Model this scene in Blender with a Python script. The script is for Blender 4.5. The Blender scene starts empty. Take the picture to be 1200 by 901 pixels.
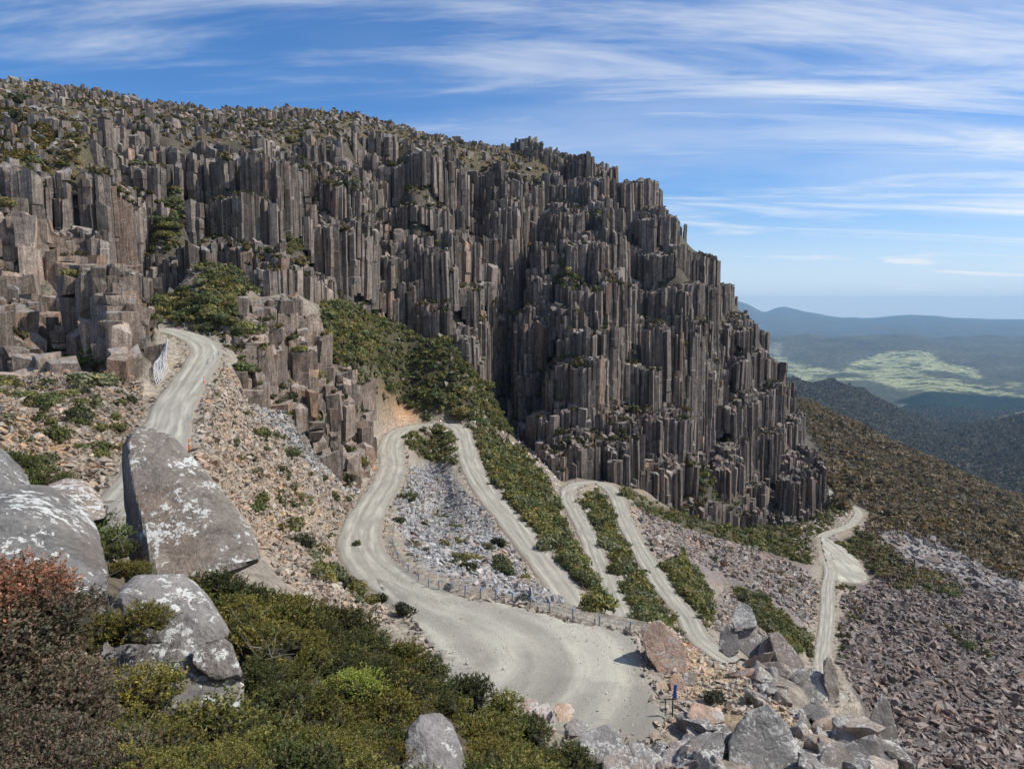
import bpy, bmesh, math, random
import numpy as np
from mathutils import Vector, Matrix, Euler

rng = np.random.default_rng(11)
random.seed(11)
SC = bpy.context.scene
COL = SC.collection
R = math.radians

# ------------------------------------------------------------------ camera, sky, sun, exposure
FPX, CX, CY, PITCH = 833.0, 600.0, 450.5, R(6.06)
cd = bpy.data.cameras.new("camera")
cam = bpy.data.objects.new("camera", cd)
COL.objects.link(cam)
cd.sensor_width = 36.0
cd.lens = FPX / 1200.0 * 36.0
cd.clip_start, cd.clip_end = 0.1, 200000.0
cam.location = (0, 0, 0)
cam.rotation_euler = (R(90) - PITCH, 0, 0)
SC.camera = cam

SUN_EL, SUN_AZ = R(50), R(86)          # azimuth clockwise from +Y (the view direction)
SKY_STRENGTH, SUN_STRENGTH = 0.10, 5.0
SC.view_settings.view_transform = 'Standard'
SC.view_settings.look = 'None'
SC.view_settings.gamma = 1.0
SC.view_settings.use_curve_mapping = False
SC.view_settings.exposure = 0.0
SC.render.engine = 'CYCLES'
SC.cycles.use_denoising = True
SC.cycles.max_bounces = 4
SC.cycles.diffuse_bounces = 2
SC.cycles.transmission_bounces = 2
SC.cycles.volume_bounces = 0

def nn(nt, t, **kw):
    n = nt.nodes.new(t)
    for k, v in kw.items():
        if k in ('inp',):
            for a, b in v.items():
                n.inputs[a].default_value = b
        else:
            setattr(n, k, v)
    return n

def make_world():
    w = bpy.data.worlds.new("World")
    SC.world = w
    w.use_nodes = True
    nt = w.node_tree
    nt.nodes.clear()
    L = nt.links.new
    out = nn(nt, 'ShaderNodeOutputWorld')
    bg = nn(nt, 'ShaderNodeBackground')
    bg.inputs[1].default_value = SKY_STRENGTH
    sky = nn(nt, 'ShaderNodeTexSky', sky_type='NISHITA', sun_disc=False, sun_elevation=SUN_EL, sun_rotation=SUN_AZ)
    sky.altitude = 600; sky.air_density = 1.0; sky.dust_density = 0.3; sky.ozone_density = 2.0
    tc = nn(nt, 'ShaderNodeTexCoord')
    sep = nn(nt, 'ShaderNodeSeparateXYZ'); L(tc.outputs['Generated'], sep.inputs[0])
    mz = nn(nt, 'ShaderNodeMath', operation='MAXIMUM'); L(sep.outputs[2], mz.inputs[0]); mz.inputs[1].default_value = 0.0
    az = nn(nt, 'ShaderNodeMath', operation='ADD'); L(mz.outputs[0], az.inputs[0]); az.inputs[1].default_value = 0.09
    dx = nn(nt, 'ShaderNodeMath', operation='DIVIDE'); L(sep.outputs[0], dx.inputs[0]); L(az.outputs[0], dx.inputs[1])
    dy = nn(nt, 'ShaderNodeMath', operation='DIVIDE'); L(sep.outputs[1], dy.inputs[0]); L(az.outputs[0], dy.inputs[1])
    cb = nn(nt, 'ShaderNodeCombineXYZ'); L(dx.outputs[0], cb.inputs[0]); L(dy.outputs[0], cb.inputs[1])
    def bias(o):                                   # more cloud toward the right, as the front lies that way
        k = nn(nt, 'ShaderNodeMath', operation='MULTIPLY_ADD'); L(sep.outputs[0], k.inputs[0]); k.inputs[1].default_value = .15; L(o, k.inputs[2])
        return k.outputs[0]
    def layer(rot, scl, loc, nscale, detail, rough, dist, lo, hi):
        mp = nn(nt, 'ShaderNodeMapping'); L(cb.outputs[0], mp.inputs[0])
        mp.inputs['Rotation'].default_value = (0, 0, rot); mp.inputs['Scale'].default_value = scl
        mp.inputs['Location'].default_value = loc
        no = nn(nt, 'ShaderNodeTexNoise'); L(mp.outputs[0], no.inputs[0])
        no.inputs['Scale'].default_value = nscale; no.inputs['Detail'].default_value = detail
        no.inputs['Roughness'].default_value = rough; no.inputs['Distortion'].default_value = dist
        mr = nn(nt, 'ShaderNodeMapRange', interpolation_type='SMOOTHSTEP'); L(bias(no.outputs[0]), mr.inputs[0])
        mr.inputs[1].default_value = lo; mr.inputs[2].default_value = hi
        return mr.outputs[0]
    # thin streaked cirrus, broad veils, and their patchiness
    a = layer(R(58), (0.45, 1.9, 1), (15.00, 16.80, 0), 1.1, 9, .62, .6, .42, .80)
    b = layer(R(48), (0.35, 0.9, 1), (20.70, -3.90, 0), .8, 6, .55, .35, .38, .74)
    c = layer(R(66), (0.3, 1.4, 1), (-0.40, 8.50, 0), 1.1, 8, .6, .4, .60, .78)
    m1 = nn(nt, 'ShaderNodeMath', operation='MULTIPLY'); L(a, m1.inputs[0]); m1.inputs[1].default_value = .82
    m2 = nn(nt, 'ShaderNodeMath', operation='MULTIPLY'); L(b, m2.inputs[0]); m2.inputs[1].default_value = .40
    m3 = nn(nt, 'ShaderNodeMath', operation='MULTIPLY'); L(c, m3.inputs[0]); m3.inputs[1].default_value = .5
    s1 = nn(nt, 'ShaderNodeMath', operation='MAXIMUM'); L(m1.outputs[0], s1.inputs[0]); L(m2.outputs[0], s1.inputs[1])
    s2 = nn(nt, 'ShaderNodeMath', operation='ADD', use_clamp=True); L(s1.outputs[0], s2.inputs[0]); L(m3.outputs[0], s2.inputs[1])
    # colour of the clear sky deepened a touch toward blue, thin cloud mixed over it
    tint = nn(nt, 'ShaderNodeMix', data_type='RGBA', blend_type='MULTIPLY'); tint.inputs[0].default_value = 1.0
    L(sky.outputs[0], tint.inputs[6]); tint.inputs[7].default_value = (0.54, 0.96, 1.40, 1)
    mix = nn(nt, 'ShaderNodeMix', data_type='RGBA')
    ve = nn(nt, 'ShaderNodeMapRange', interpolation_type='SMOOTHSTEP'); L(mz.outputs[0], ve.inputs[0])
    for i_, v_ in enumerate((0.0, .17, .72, 0.0)): ve.inputs[i_ + 1].default_value = v_
    lc = nn(nt, 'ShaderNodeCombineXYZ'); rt = nn(nt, 'ShaderNodeMath', operation='ARCTAN2'); L(sep.outputs[0], rt.inputs[0]); L(sep.outputs[1], rt.inputs[1]); L(rt.outputs[0], lc.inputs[0])
    zk = nn(nt, 'ShaderNodeMath', operation='MULTIPLY'); L(sep.outputs[2], zk.inputs[0]); zk.inputs[1].default_value = 5.5; L(zk.outputs[0], lc.inputs[1])
    ln = nn(nt, 'ShaderNodeTexNoise'); L(lc.outputs[0], ln.inputs[0]); ln.inputs['Scale'].default_value = 4.5; ln.inputs['Detail'].default_value = 7; ln.inputs['Roughness'].default_value = .58
    lm = nn(nt, 'ShaderNodeMapRange', interpolation_type='SMOOTHSTEP'); L(ln.outputs[0], lm.inputs[0]); lm.inputs[1].default_value = .55; lm.inputs[2].default_value = .68
    lw = nn(nt, 'ShaderNodeMapRange', interpolation_type='SMOOTHSTEP'); L(sep.outputs[2], lw.inputs[0])
    for i_, v_ in enumerate((.16, .05, 0.0, .95)): lw.inputs[i_ + 1].default_value = v_
    lq = nn(nt, 'ShaderNodeMath', operation='MULTIPLY'); L(lm.outputs[0], lq.inputs[0]); L(lw.outputs[0], lq.inputs[1])
    s2b = nn(nt, 'ShaderNodeMath', operation='MAXIMUM'); L(s2.outputs[0], s2b.inputs[0]); L(lq.outputs[0], s2b.inputs[1])
    s3 = nn(nt, 'ShaderNodeMath', operation='MAXIMUM'); L(s2b.outputs[0], s3.inputs[0]); L(ve.outputs[0], s3.inputs[1])
    L(s3.outputs[0], mix.inputs[0]); L(tint.outputs[2], mix.inputs[6]); mix.inputs[7].default_value = (9.4, 9.7, 10.0, 1)
    L(mix.outputs[2], bg.inputs[0]); L(bg.outputs[0], out.inputs[0])
make_world()

sd = bpy.data.lights.new("sun", 'SUN')
sd.energy = SUN_STRENGTH; sd.angle = R(0.5); sd.color = (1.0, 0.955, 0.89)
sun = bpy.data.objects.new("sun", sd); COL.objects.link(sun)
_sdir = Vector((math.sin(SUN_AZ) * math.cos(SUN_EL), math.cos(SUN_AZ) * math.cos(SUN_EL), math.sin(SUN_EL)))
sun.rotation_euler = _sdir.to_track_quat('Z', 'Y').to_euler()
sun.location = _sdir * 200

# ------------------------------------------------------------------ small maths
cP, sP = math.cos(PITCH), math.sin(PITCH)
def P(px, py, Y):
    """World point seen at pixel (px, py) of the 1200x901 photograph, Y metres ahead."""
    u = (px - CX) / FPX; v = (py - CY) / FPX
    dy = cP - v * sP; dz = -sP - v * cP
    t = Y / dy
    return (u * t, Y, dz * t)
def pe(px, py):
    u = (px - CX) / FPX; v = (py - CY) / FPX
    dy = cP - v * sP; dz = -sP - v * cP
    return u / dy, dz / dy
def proj(x, y, z):
    f = y * cP - z * sP; up = y * sP + z * cP
    f = np.maximum(f, 1e-3)
    return CX + FPX * x / f, CY - FPX * up / f
def sstep(a, b, x):
    t = np.clip((x - a) / (b - a), 0, 1)
    return t * t * (3 - 2 * t)

def _h(ix, iy, iz, seed):
    n = (ix.astype(np.int64) * 374761393 + iy.astype(np.int64) * 668265263 + iz.astype(np.int64) * 2147483647 + seed * 974711) & 0xffffffff
    n = ((n ^ (n >> 13)) * 1274126177) & 0xffffffff
    n = (n ^ (n >> 16)) & 0xffffffff
    return n.astype(np.float64) / 4294967295.0
def vnoise(x, y, z=None, seed=0):
    x = np.asarray(x, float); y = np.asarray(y, float)
    z = np.zeros_like(x) if z is None else np.asarray(z, float)
    fx, fy, fz = np.floor(x), np.floor(y), np.floor(z)
    tx, ty, tz = x - fx, y - fy, z - fz
    tx = tx * tx * (3 - 2 * tx); ty = ty * ty * (3 - 2 * ty); tz = tz * tz * (3 - 2 * tz)
    r = 0
    for k in (0, 1):
        wz = tz if k else 1 - tz
        for j in (0, 1):
            wy = ty if j else 1 - ty
            for i in (0, 1):
                wx = tx if i else 1 - tx
                r = r + wx * wy * wz * _h(fx + i, fy + j, fz + k, seed)
    return r * 2 - 1
def fbm(x, y, z=None, octv=4, seed=0, gain=.5):
    s = 0; a = 1; tot = 0
    for o in range(octv):
        k = 2.03 ** o
        s = s + a * vnoise(x * k + o * 17.3, y * k - o * 9.1, None if z is None else z * k, seed + o)
        tot += a; a *= gain
    return s / tot
def inpoly(px, py, poly):
    c = np.zeros(np.shape(px), bool)
    n = len(poly)
    for i in range(n):
        x1, y1 = poly[i]; x2, y2 = poly[(i + 1) % n]
        if y1 == y2: continue
        m = ((y1 > py) != (y2 > py)) & (px < (x2 - x1) * (py - y1) / (y2 - y1) + x1)
        c ^= m
    return c

# ------------------------------------------------------------------ mesh helpers
def mesh(name, V, F, mat=None, smooth=False, col=None, uv=None):
    """V (n,3); F (m,k) or a list of such arrays; col (n,3) point colours; uv (n,2) per point."""
    V = np.asarray(V, np.float32)
    Fs = F if isinstance(F, list) else [F]
    Fs = [np.asarray(f, np.int32) for f in Fs if len(f)]
    me = bpy.data.meshes.new(name)
    loops = np.concatenate([f.ravel() for f in Fs])
    sizes = np.concatenate([np.full(len(f), f.shape[1], np.int32) for f in Fs])
    starts = np.concatenate([[0], np.cumsum(sizes)[:-1]]).astype(np.int32)
    me.vertices.add(len(V)); me.vertices.foreach_set('co', V.ravel())
    me.loops.add(len(loops)); me.loops.foreach_set('vertex_index', loops)
    me.polygons.add(len(sizes)); me.polygons.foreach_set('loop_start', starts)
    me.update(calc_edges=True)
    me.polygons.foreach_set('use_smooth', np.full(len(sizes), bool(smooth)))
    if col is not None:
        at = me.attributes.new('Col', 'FLOAT_COLOR', 'POINT')
        c4 = np.ones((len(V), 4), np.float32); c4[:, :3] = col
        at.data.foreach_set('color', c4.ravel())
    if uv is not None:
        ul = me.uv_layers.new(name='UVMap')
        ul.data.foreach_set('uv', np.asarray(uv, np.float32)[loops].ravel())
    if mat: me.materials.append(mat)
    return me
def ob(name, me, parent=None, loc=None, rot=None, scale=None):
    o = bpy.data.objects.new(name, me); COL.objects.link(o)
    if parent: o.parent = parent
    if loc is not None: o.location = loc
    if rot is not None: o.rotation_euler = rot
    if scale is not None: o.scale = scale
    return o
def tag(o, label=None, cat=None, group=None, kind=None):
    if label: o['label'] = label
    if cat: o['category'] = cat
    if group: o['group'] = group
    if kind: o['kind'] = kind
    return o

class MB:
    """Collects simple shapes into one mesh."""
    def __init__(s): s.v = []; s.f3 = []; s.f4 = []; s.n = 0
    def add(s, V, F3=(), F4=()):
        s.v.append(np.asarray(V, float))
        if len(F3): s.f3.append(np.asarray(F3) + s.n)
        if len(F4): s.f4.append(np.asarray(F4) + s.n)
        s.n += len(V)
    def box(s, c, d, M=None):
        V = np.array([[x, y, z] for x in (-.5, .5) for y in (-.5, .5) for z in (-.5, .5)]) * np.array(d)
        if M is not None: V = V @ np.array(M).T
        s.add(V + np.array(c), F4=[(0, 1, 3, 2), (4, 6, 7, 5), (0, 4, 5, 1), (2, 3, 7, 6), (0, 2, 6, 4), (1, 5, 7, 3)])
    def tube(s, p, q, r, r2=None, n=6, cap=True):
        p = np.array(p, float); q = np.array(q, float); d = q - p; L = np.linalg.norm(d); d = d / max(L, 1e-9)
        a = np.cross(d, [0, 0, 1.0]) if abs(d[2]) < .9 else np.cross(d, [1.0, 0, 0])
        a /= np.linalg.norm(a); b = np.cross(d, a)
        t = np.arange(n) * 2 * math.pi / n
        ring = np.cos(t)[:, None] * a + np.sin(t)[:, None] * b
        V = np.concatenate([p + ring * r, q + ring * (r if r2 is None else r2), [p], [q]])
        F4 = [(i, (i + 1) % n, n + (i + 1) % n, n + i) for i in range(n)]
        F3 = [(2 * n, (i + 1) % n, i) for i in range(n)] + [(2 * n + 1, n + i, n + (i + 1) % n) for i in range(n)]
        s.add(V, F3 if cap else [], F4)
    def build(s, name, mat, parent=None, smooth=False, col=None):
        V = np.concatenate(s.v)
        Fs = []
        if s.f4: Fs.append(np.concatenate(s.f4))
        if s.f3: Fs.append(np.concatenate(s.f3))
        c = None if col is None else np.tile(np.array(col), (len(V), 1))
        return ob(name, mesh(name, V, Fs, mat, smooth, c), parent)

def ico(sub):
    bm = bmesh.new(); bmesh.ops.create_icosphere(bm, subdivisions=sub, radius=1.0)
    V = np.array([v.co[:] for v in bm.verts]); F = np.array([[v.index for v in f.verts] for f in bm.faces]); bm.free()
    return V, F
ICO = {k: ico(k) for k in (1, 2, 3, 4, 5, 6)}

def hull(pts):
    bm = bmesh.new()
    for p in pts: bm.verts.new(p)
    r = bmesh.ops.convex_hull(bm, input=bm.verts)
    junk = [g for g in r['geom_interior'] if isinstance(g, bmesh.types.BMVert)]
    bmesh.ops.delete(bm, geom=junk, context='VERTS')
    bm.verts.index_update(); bm.normal_update()
    V = np.array([v.co[:] for v in bm.verts]); F = [[v.index for v in f.verts] for f in bm.faces]
    F = np.array([f for f in F if len(f) == 3]); bm.free()
    return V, F

# ------------------------------------------------------------------ materials
def mat_base(name):
    m = bpy.data.materials.new(name); m.use_nodes = True
    nt = m.node_tree
    b = nt.nodes['Principled BSDF']
    b.inputs['Specular IOR Level'].default_value = .25
    return m, nt, b
def ramp(nt, fac, stops, interp='LINEAR'):
    r = nt.nodes.new('ShaderNodeValToRGB'); nt.links.new(fac, r.inputs[0])
    r.color_ramp.interpolation = interp
    e = r.color_ramp.elements
    e[0].position, e[0].color = stops[0][0], (*stops[0][1], 1)
    e[1].position, e[1].color = stops[1][0], (*stops[1][1], 1)
    for p, c in stops[2:]:
        k = e.new(p); k.color = (*c, 1)
    return r.outputs[0]
def noise(nt, vec, scale, detail=5, rough=.55, dist=0):
    n = nt.nodes.new('ShaderNodeTexNoise')
    if vec is not None: nt.links.new(vec, n.inputs['Vector'])
    n.inputs['Scale'].default_value = scale; n.inputs['Detail'].default_value = detail
    n.inputs['Roughness'].default_value = rough; n.inputs['Distortion'].default_value = dist
    return n.outputs[0]
def mixc(nt, fac, a, b, mode='MIX'):
    m = nt.nodes.new('ShaderNodeMix'); m.data_type = 'RGBA'; m.blend_type = mode
    for sock, v in ((m.inputs[0], fac), (m.inputs[6], a), (m.inputs[7], b)):
        if hasattr(v, 'is_linked'): nt.links.new(v, sock)
        elif isinstance(v, (int, float)): sock.default_value = v
        else: sock.default_value = (*v, 1)
    return m.outputs[2]
def math_(nt, op, a, b=None, clamp=False):
    m = nt.nodes.new('ShaderNodeMath'); m.operation = op; m.use_clamp = clamp
    for i, v in enumerate((a, b)):
        if v is None: continue
        if hasattr(v, 'is_linked'): nt.links.new(v, m.inputs[i])
        else: m.inputs[i].default_value = v
    return m.outputs[0]
def mrange(nt, x, a, b, c=0., d=1., smooth=True):
    m = nt.nodes.new('ShaderNodeMapRange')
    if smooth: m.interpolation_type = 'SMOOTHSTEP'
    nt.links.new(x, m.inputs[0])
    for i, v in enumerate((a, b, c, d)): m.inputs[i + 1].default_value = v
    return m.outputs[0]
def wpos(nt, scale=(1, 1, 1)):
    g = nt.nodes.new('ShaderNodeNewGeometry')
    mp = nt.nodes.new('ShaderNodeMapping'); nt.links.new(g.outputs['Position'], mp.inputs[0])
    mp.inputs['Scale'].default_value = scale
    return mp.outputs[0]
def nrmz(nt):
    g = nt.nodes.new('ShaderNodeNewGeometry')
    s = nt.nodes.new('ShaderNodeSeparateXYZ'); nt.links.new(g.outputs['True Normal'], s.inputs[0])
    return s.outputs[2]
def vcol(nt):
    a = nt.nodes.new('ShaderNodeAttribute'); a.attribute_name = 'Col'
    return a.outputs['Color']
def orand(nt):
    return nt.nodes.new('ShaderNodeObjectInfo').outputs['Random']
def bump(nt, b, h, strength, dist):
    n = nt.nodes.new('ShaderNodeBump'); nt.links.new(h, n.inputs['Height'])
    n.inputs['Strength'].default_value = strength; n.inputs['Distance'].default_value = dist
    nt.links.new(n.outputs[0], b.inputs['Normal'])

def rock_material(name, scale=1.0, lichen=.5, lichen_col=(.46, .46, .43), streak=False, bump_d=.1, objrand=.0, warm=.5, lth=.70):
    """Col attribute times weathering at several sizes, pale crusts of lichen, rust stains."""
    m, nt, b = mat_base(name); L = nt.links.new
    p = wpos(nt); c = vcol(nt)
    n1 = noise(nt, p, .9 * scale, 8, .68)
    n2 = noise(nt, p, 5.5 * scale, 5, .65)
    n3 = noise(nt, p, .16 * scale, 3, .5)
    v = math_(nt, 'ADD', math_(nt, 'MULTIPLY', n1, 1.15), math_(nt, 'MULTIPLY', n2, .75))
    v = mrange(nt, v, .62, 1.32, .42, 1.55, False)
    base = mixc(nt, 1.0, c, v, 'MULTIPLY')
    if streak:
        ps = wpos(nt, (1, 1, .07))
        ns = noise(nt, ps, 2.2, 6, .7)
        base = mixc(nt, 1.0, base, mrange(nt, ns, .32, .68, .40, 1.6, False), 'MULTIPLY')
        sp = noise(nt, p, 4.5, 4, .8)
        base = mixc(nt, 1.0, base, mrange(nt, sp, .34, .66, .55, 1.5, False), 'MULTIPLY')
    rust = mrange(nt, n3, .52, .72, 0, warm)
    base = mixc(nt, rust, base, mixc(nt, 1.0, base, (1.45, .98, .72), 'MULTIPLY'))
    if objrand:
        base = mixc(nt, 1.0, base, mrange(nt, orand(nt), 0, 1, 1 - objrand, 1 + objrand, False), 'MULTIPLY')
    if lichen:
        z = mrange(nt, nrmz(nt), -.35, .85, .0, 1, False)
        nl = noise(nt, p, 3.2 * scale, 6, .7, .3); nl2 = noise(nt, p, .5 * scale, 3, .5)
        k = math_(nt, 'ADD', math_(nt, 'MULTIPLY', nl, .7), math_(nt, 'MULTIPLY', nl2, .45))
        k = math_(nt, 'ADD', k, math_(nt, 'MULTIPLY', z, .10))
        k = mrange(nt, k, lth, lth + .022, 0, lichen)
        base = mixc(nt, k, base, lichen_col)
    L(base, b.inputs['Base Color'])
    b.inputs['Roughness'].default_value = .88
    h = math_(nt, 'ADD', n1, math_(nt, 'MULTIPLY', n2, .45))
    bump(nt, b, h, .7, bump_d)
    return m
def leaf_material(name, trans=.25):
    m, nt, b = mat_base(name); L = nt.links.new
    p = wpos(nt)
    n = noise(nt, p, .35, 3, .5)
    c = mixc(nt, 1.0, vcol(nt), mrange(nt, orand(nt), 0, 1, .72, 1.3, False), 'MULTIPLY')
    c = mixc(nt, mrange(nt, n, .4, .65, 0, .55), c, mixc(nt, 1.0, c, (1.2, .98, .8), 'MULTIPLY'))
    L(c, b.inputs['Base Color'])
    b.inputs['Roughness'].default_value = .6
    b.inputs['Specular IOR Level'].default_value = .2
    if trans:
        t = nn(nt, 'ShaderNodeBsdfTranslucent'); L(mixc(nt, 1.0, c, (1.2, 1.25, .6), 'MULTIPLY'), t.inputs[0])
        mx = nn(nt, 'ShaderNodeMixShader'); mx.inputs[0].default_value = trans
        L(b.outputs[0], mx.inputs[1]); L(t.outputs[0], mx.inputs[2])
        L(mx.outputs[0], nt.nodes['Material Output'].inputs['Surface'])
    return m
def flat_material(name, colr, rough=.6, metal=0, var=.2, sc=30):
    m, nt, b = mat_base(name)
    n = noise(nt, wpos(nt), sc, 4, .6)
    nt.links.new(mixc(nt, 1.0, colr, mrange(nt, n, .3, .7, 1 - var, 1 + var, False), 'MULTIPLY'), b.inputs['Base Color'])
    b.inputs['Roughness'].default_value = rough; b.inputs['Metallic'].default_value = metal
    return m
def road_material():
    m, nt, b = mat_base('gravel'); L = nt.links.new
    p = wpos(nt)
    uvn = nn(nt, 'ShaderNodeUVMap'); uvn.uv_map = 'UVMap'
    s = nn(nt, 'ShaderNodeSeparateXYZ'); L(uvn.outputs[0], s.inputs[0])
    across, along = s.outputs[0], s.outputs[1]
    wob = nn(nt, 'ShaderNodeCombineXYZ'); L(math_(nt, 'MULTIPLY', along, .05), wob.inputs[0]); L(math_(nt, 'MULTIPLY', across, 1.5), wob.inputs[1])
    lines = noise(nt, wob.outputs[0], 3.0, 5, .6)                # long streaks left by tyres
    w = math_(nt, 'ADD', across, math_(nt, 'MULTIPLY', math_(nt, 'SUBTRACT', noise(nt, wob.outputs[0], 1.2, 2), .5), .28))
    aw = math_(nt, 'ABSOLUTE', w)
    def band(c, r):
        return mrange(nt, math_(nt, 'ABSOLUTE', math_(nt, 'SUBTRACT', aw, c)), 0, r, 1, 0)
    packed = math_(nt, 'MAXIMUM', band(.54, .34), math_(nt, 'MULTIPLY', band(.08, .26), .7))
    loose = band(.36, .13)
    n1 = noise(nt, p, .35, 5, .6); n2 = noise(nt, p, 7, 6, .75); n3 = noise(nt, p, 26, 3, .7)
    base = ramp(nt, n1, [(.3, (.25, .235, .20)), (.7, (.31, .29, .24))])
    pc = mixc(nt, mrange(nt, n1, .35, .65), (.41, .395, .325), (.45, .425, .34))
    pk = math_(nt, 'MULTIPLY', packed, mrange(nt, lines, .3, .65, .15, .95))
    base = mixc(nt, pk, base, pc)
    base = mixc(nt, math_(nt, 'MULTIPLY', loose, .38), base, (.22, .205, .17))
    base = mixc(nt, 1.0, base, mrange(nt, lines, .3, .7, .85, 1.13, False), 'MULTIPLY')
    base = mixc(nt, 1.0, base, mrange(nt, n2, .3, .7, .80, 1.2, False), 'MULTIPLY')
    base = mixc(nt, mrange(nt, n3, .70, .78, 0, .55), base, (.52, .51, .47))
    base = mixc(nt, mrange(nt, n3, .30, .22, 0, .4), base, (.12, .11, .10))
    edge = mrange(nt, aw, .84, 1.0, 0, .85)
    base = mixc(nt, edge, base, mixc(nt, 1.0, (.265, .225, .175), mrange(nt, n2, .3, .7, .7, 1.3, False), 'MULTIPLY'))
    L(base, b.inputs['Base Color']); b.inputs['Roughness'].default_value = .95
    bump(nt, b, math_(nt, 'ADD', math_(nt, 'MULTIPLY', n3, .4), n2), .45, .05)
    return m
def ground_material():
    m, nt, b = mat_base('stony_ground'); L = nt.links.new
    p = wpos(nt); c = vcol(nt)
    n1 = noise(nt, p, .22, 5, .6); n2 = noise(nt, p, 2.2, 6, .7); n3 = noise(nt, p, 9, 4, .7)
    vo = nn(nt, 'ShaderNodeTexVoronoi'); L(p, vo.inputs['Vector']); vo.inputs['Scale'].default_value = 2.0
    base = mixc(nt, 1.0, c, mrange(nt, n2, .3, .7, .6, 1.4, False), 'MULTIPLY')
    base = mixc(nt, 1.0, base, mrange(nt, n3, .3, .7, .72, 1.28, False), 'MULTIPLY')
    sv = nn(nt, 'ShaderNodeSeparateColor'); L(vo.outputs['Color'], sv.inputs[0])
    base = mixc(nt, 1.0, base, mrange(nt, sv.outputs[0], 0, 1, .72, 1.25, False), 'MULTIPLY')
    base = mixc(nt, mrange(nt, n1, .5, .68, 0, .35), base, mixc(nt, 1.0, base, (1.25, 1.0, .75), 'MULTIPLY'))
    L(base, b.inputs['Base Color']); b.inputs['Roughness'].default_value = .95
    h = math_(nt, 'ADD', math_(nt, 'MULTIPLY', vo.outputs['Distance'], -.8), math_(nt, 'ADD', n2, math_(nt, 'MULTIPLY', n3, .4)))
    bump(nt, b, h, .8, .18)
    return m
def valley_material():
    m, nt, b = mat_base('valley_cover'); L = nt.links.new
    p = wpos(nt)
    n1 = noise(nt, p, .02, 6, .75); n2 = noise(nt, p, .0022, 5, .6); n3 = noise(nt, p, .085, 4, .75)
    c = mixc(nt, 1.0, vcol(nt), mrange(nt, n1, .35, .65, .4, 1.7, False), 'MULTIPLY')
    c = mixc(nt, 1.0, c, mrange(nt, n2, .3, .7, .7, 1.35, False), 'MULTIPLY')
    c = mixc(nt, 1.0, c, mrange(nt, n3, .36, .64, .4, 1.65, False), 'MULTIPLY')
    sc_ = nn(nt, 'ShaderNodeSeparateColor'); L(vcol(nt), sc_.inputs[0])
    wd = noise(nt, p, .0055, 7, .72)
    c = mixc(nt, math_(nt, 'MULTIPLY', mrange(nt, wd, .535, .56), mrange(nt, sc_.outputs[1], .14, .2)), c, (.045, .055, .034))
    L(c, b.inputs['Base Color']); b.inputs['Roughness'].default_value = 1.0
    b.inputs['Specular IOR Level'].default_value = 0
    bump(nt, b, math_(nt, 'ADD', n1, math_(nt, 'MULTIPLY', n3, .5)), .9, 22)
    return m

M = {}
M['column'] = rock_material('dolerite', 1.0, .55, (.30, .295, .28), True, .10, .10, .3, .685)
M['scree'] = rock_material('scree_rock', 1.3, .35, (.44, .435, .42), False, .12, .3, .35)
M['boulder'] = rock_material('weathered_boulder', 1.5, .8, (.50, .495, .46), False, .14, .0, .35, .705)
M['near'] = rock_material('lichened_rock', 3.6, .9, (.58, .58, .54), False, .10, .0, .3, .712)
M['leaf'] = leaf_material('foliage', .22)
M['twig'] = flat_material('twig', (.16, .14, .12))
M['road'] = road_material()
M['ground'] = ground_material()
M['valley'] = valley_material()
M['post'] = flat_material('treated_post', (.30, .31, .33), .7)
M['postcap'] = flat_material('blue_cap', (.16, .28, .52), .5)
M['wire'] = flat_material('galvanised_wire', (.42, .43, .44), .45, .6)
M['orange'] = flat_material('orange_plastic', (.80, .16, .035), .5)
M['white'] = flat_material('white_band', (.75, .75, .74), .5)
M['net'] = flat_material('pale_netting', (.48, .49, .50), .6)
M['blue'] = flat_material('blue_sign', (.012, .16, .58), .4, 0, .06)
M['black'] = flat_material('black_steel', (.025, .025, .03), .45)
M['kerb'] = flat_material('pale_stone', (.46, .43, .38), .9, 0, .35, 3)

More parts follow.
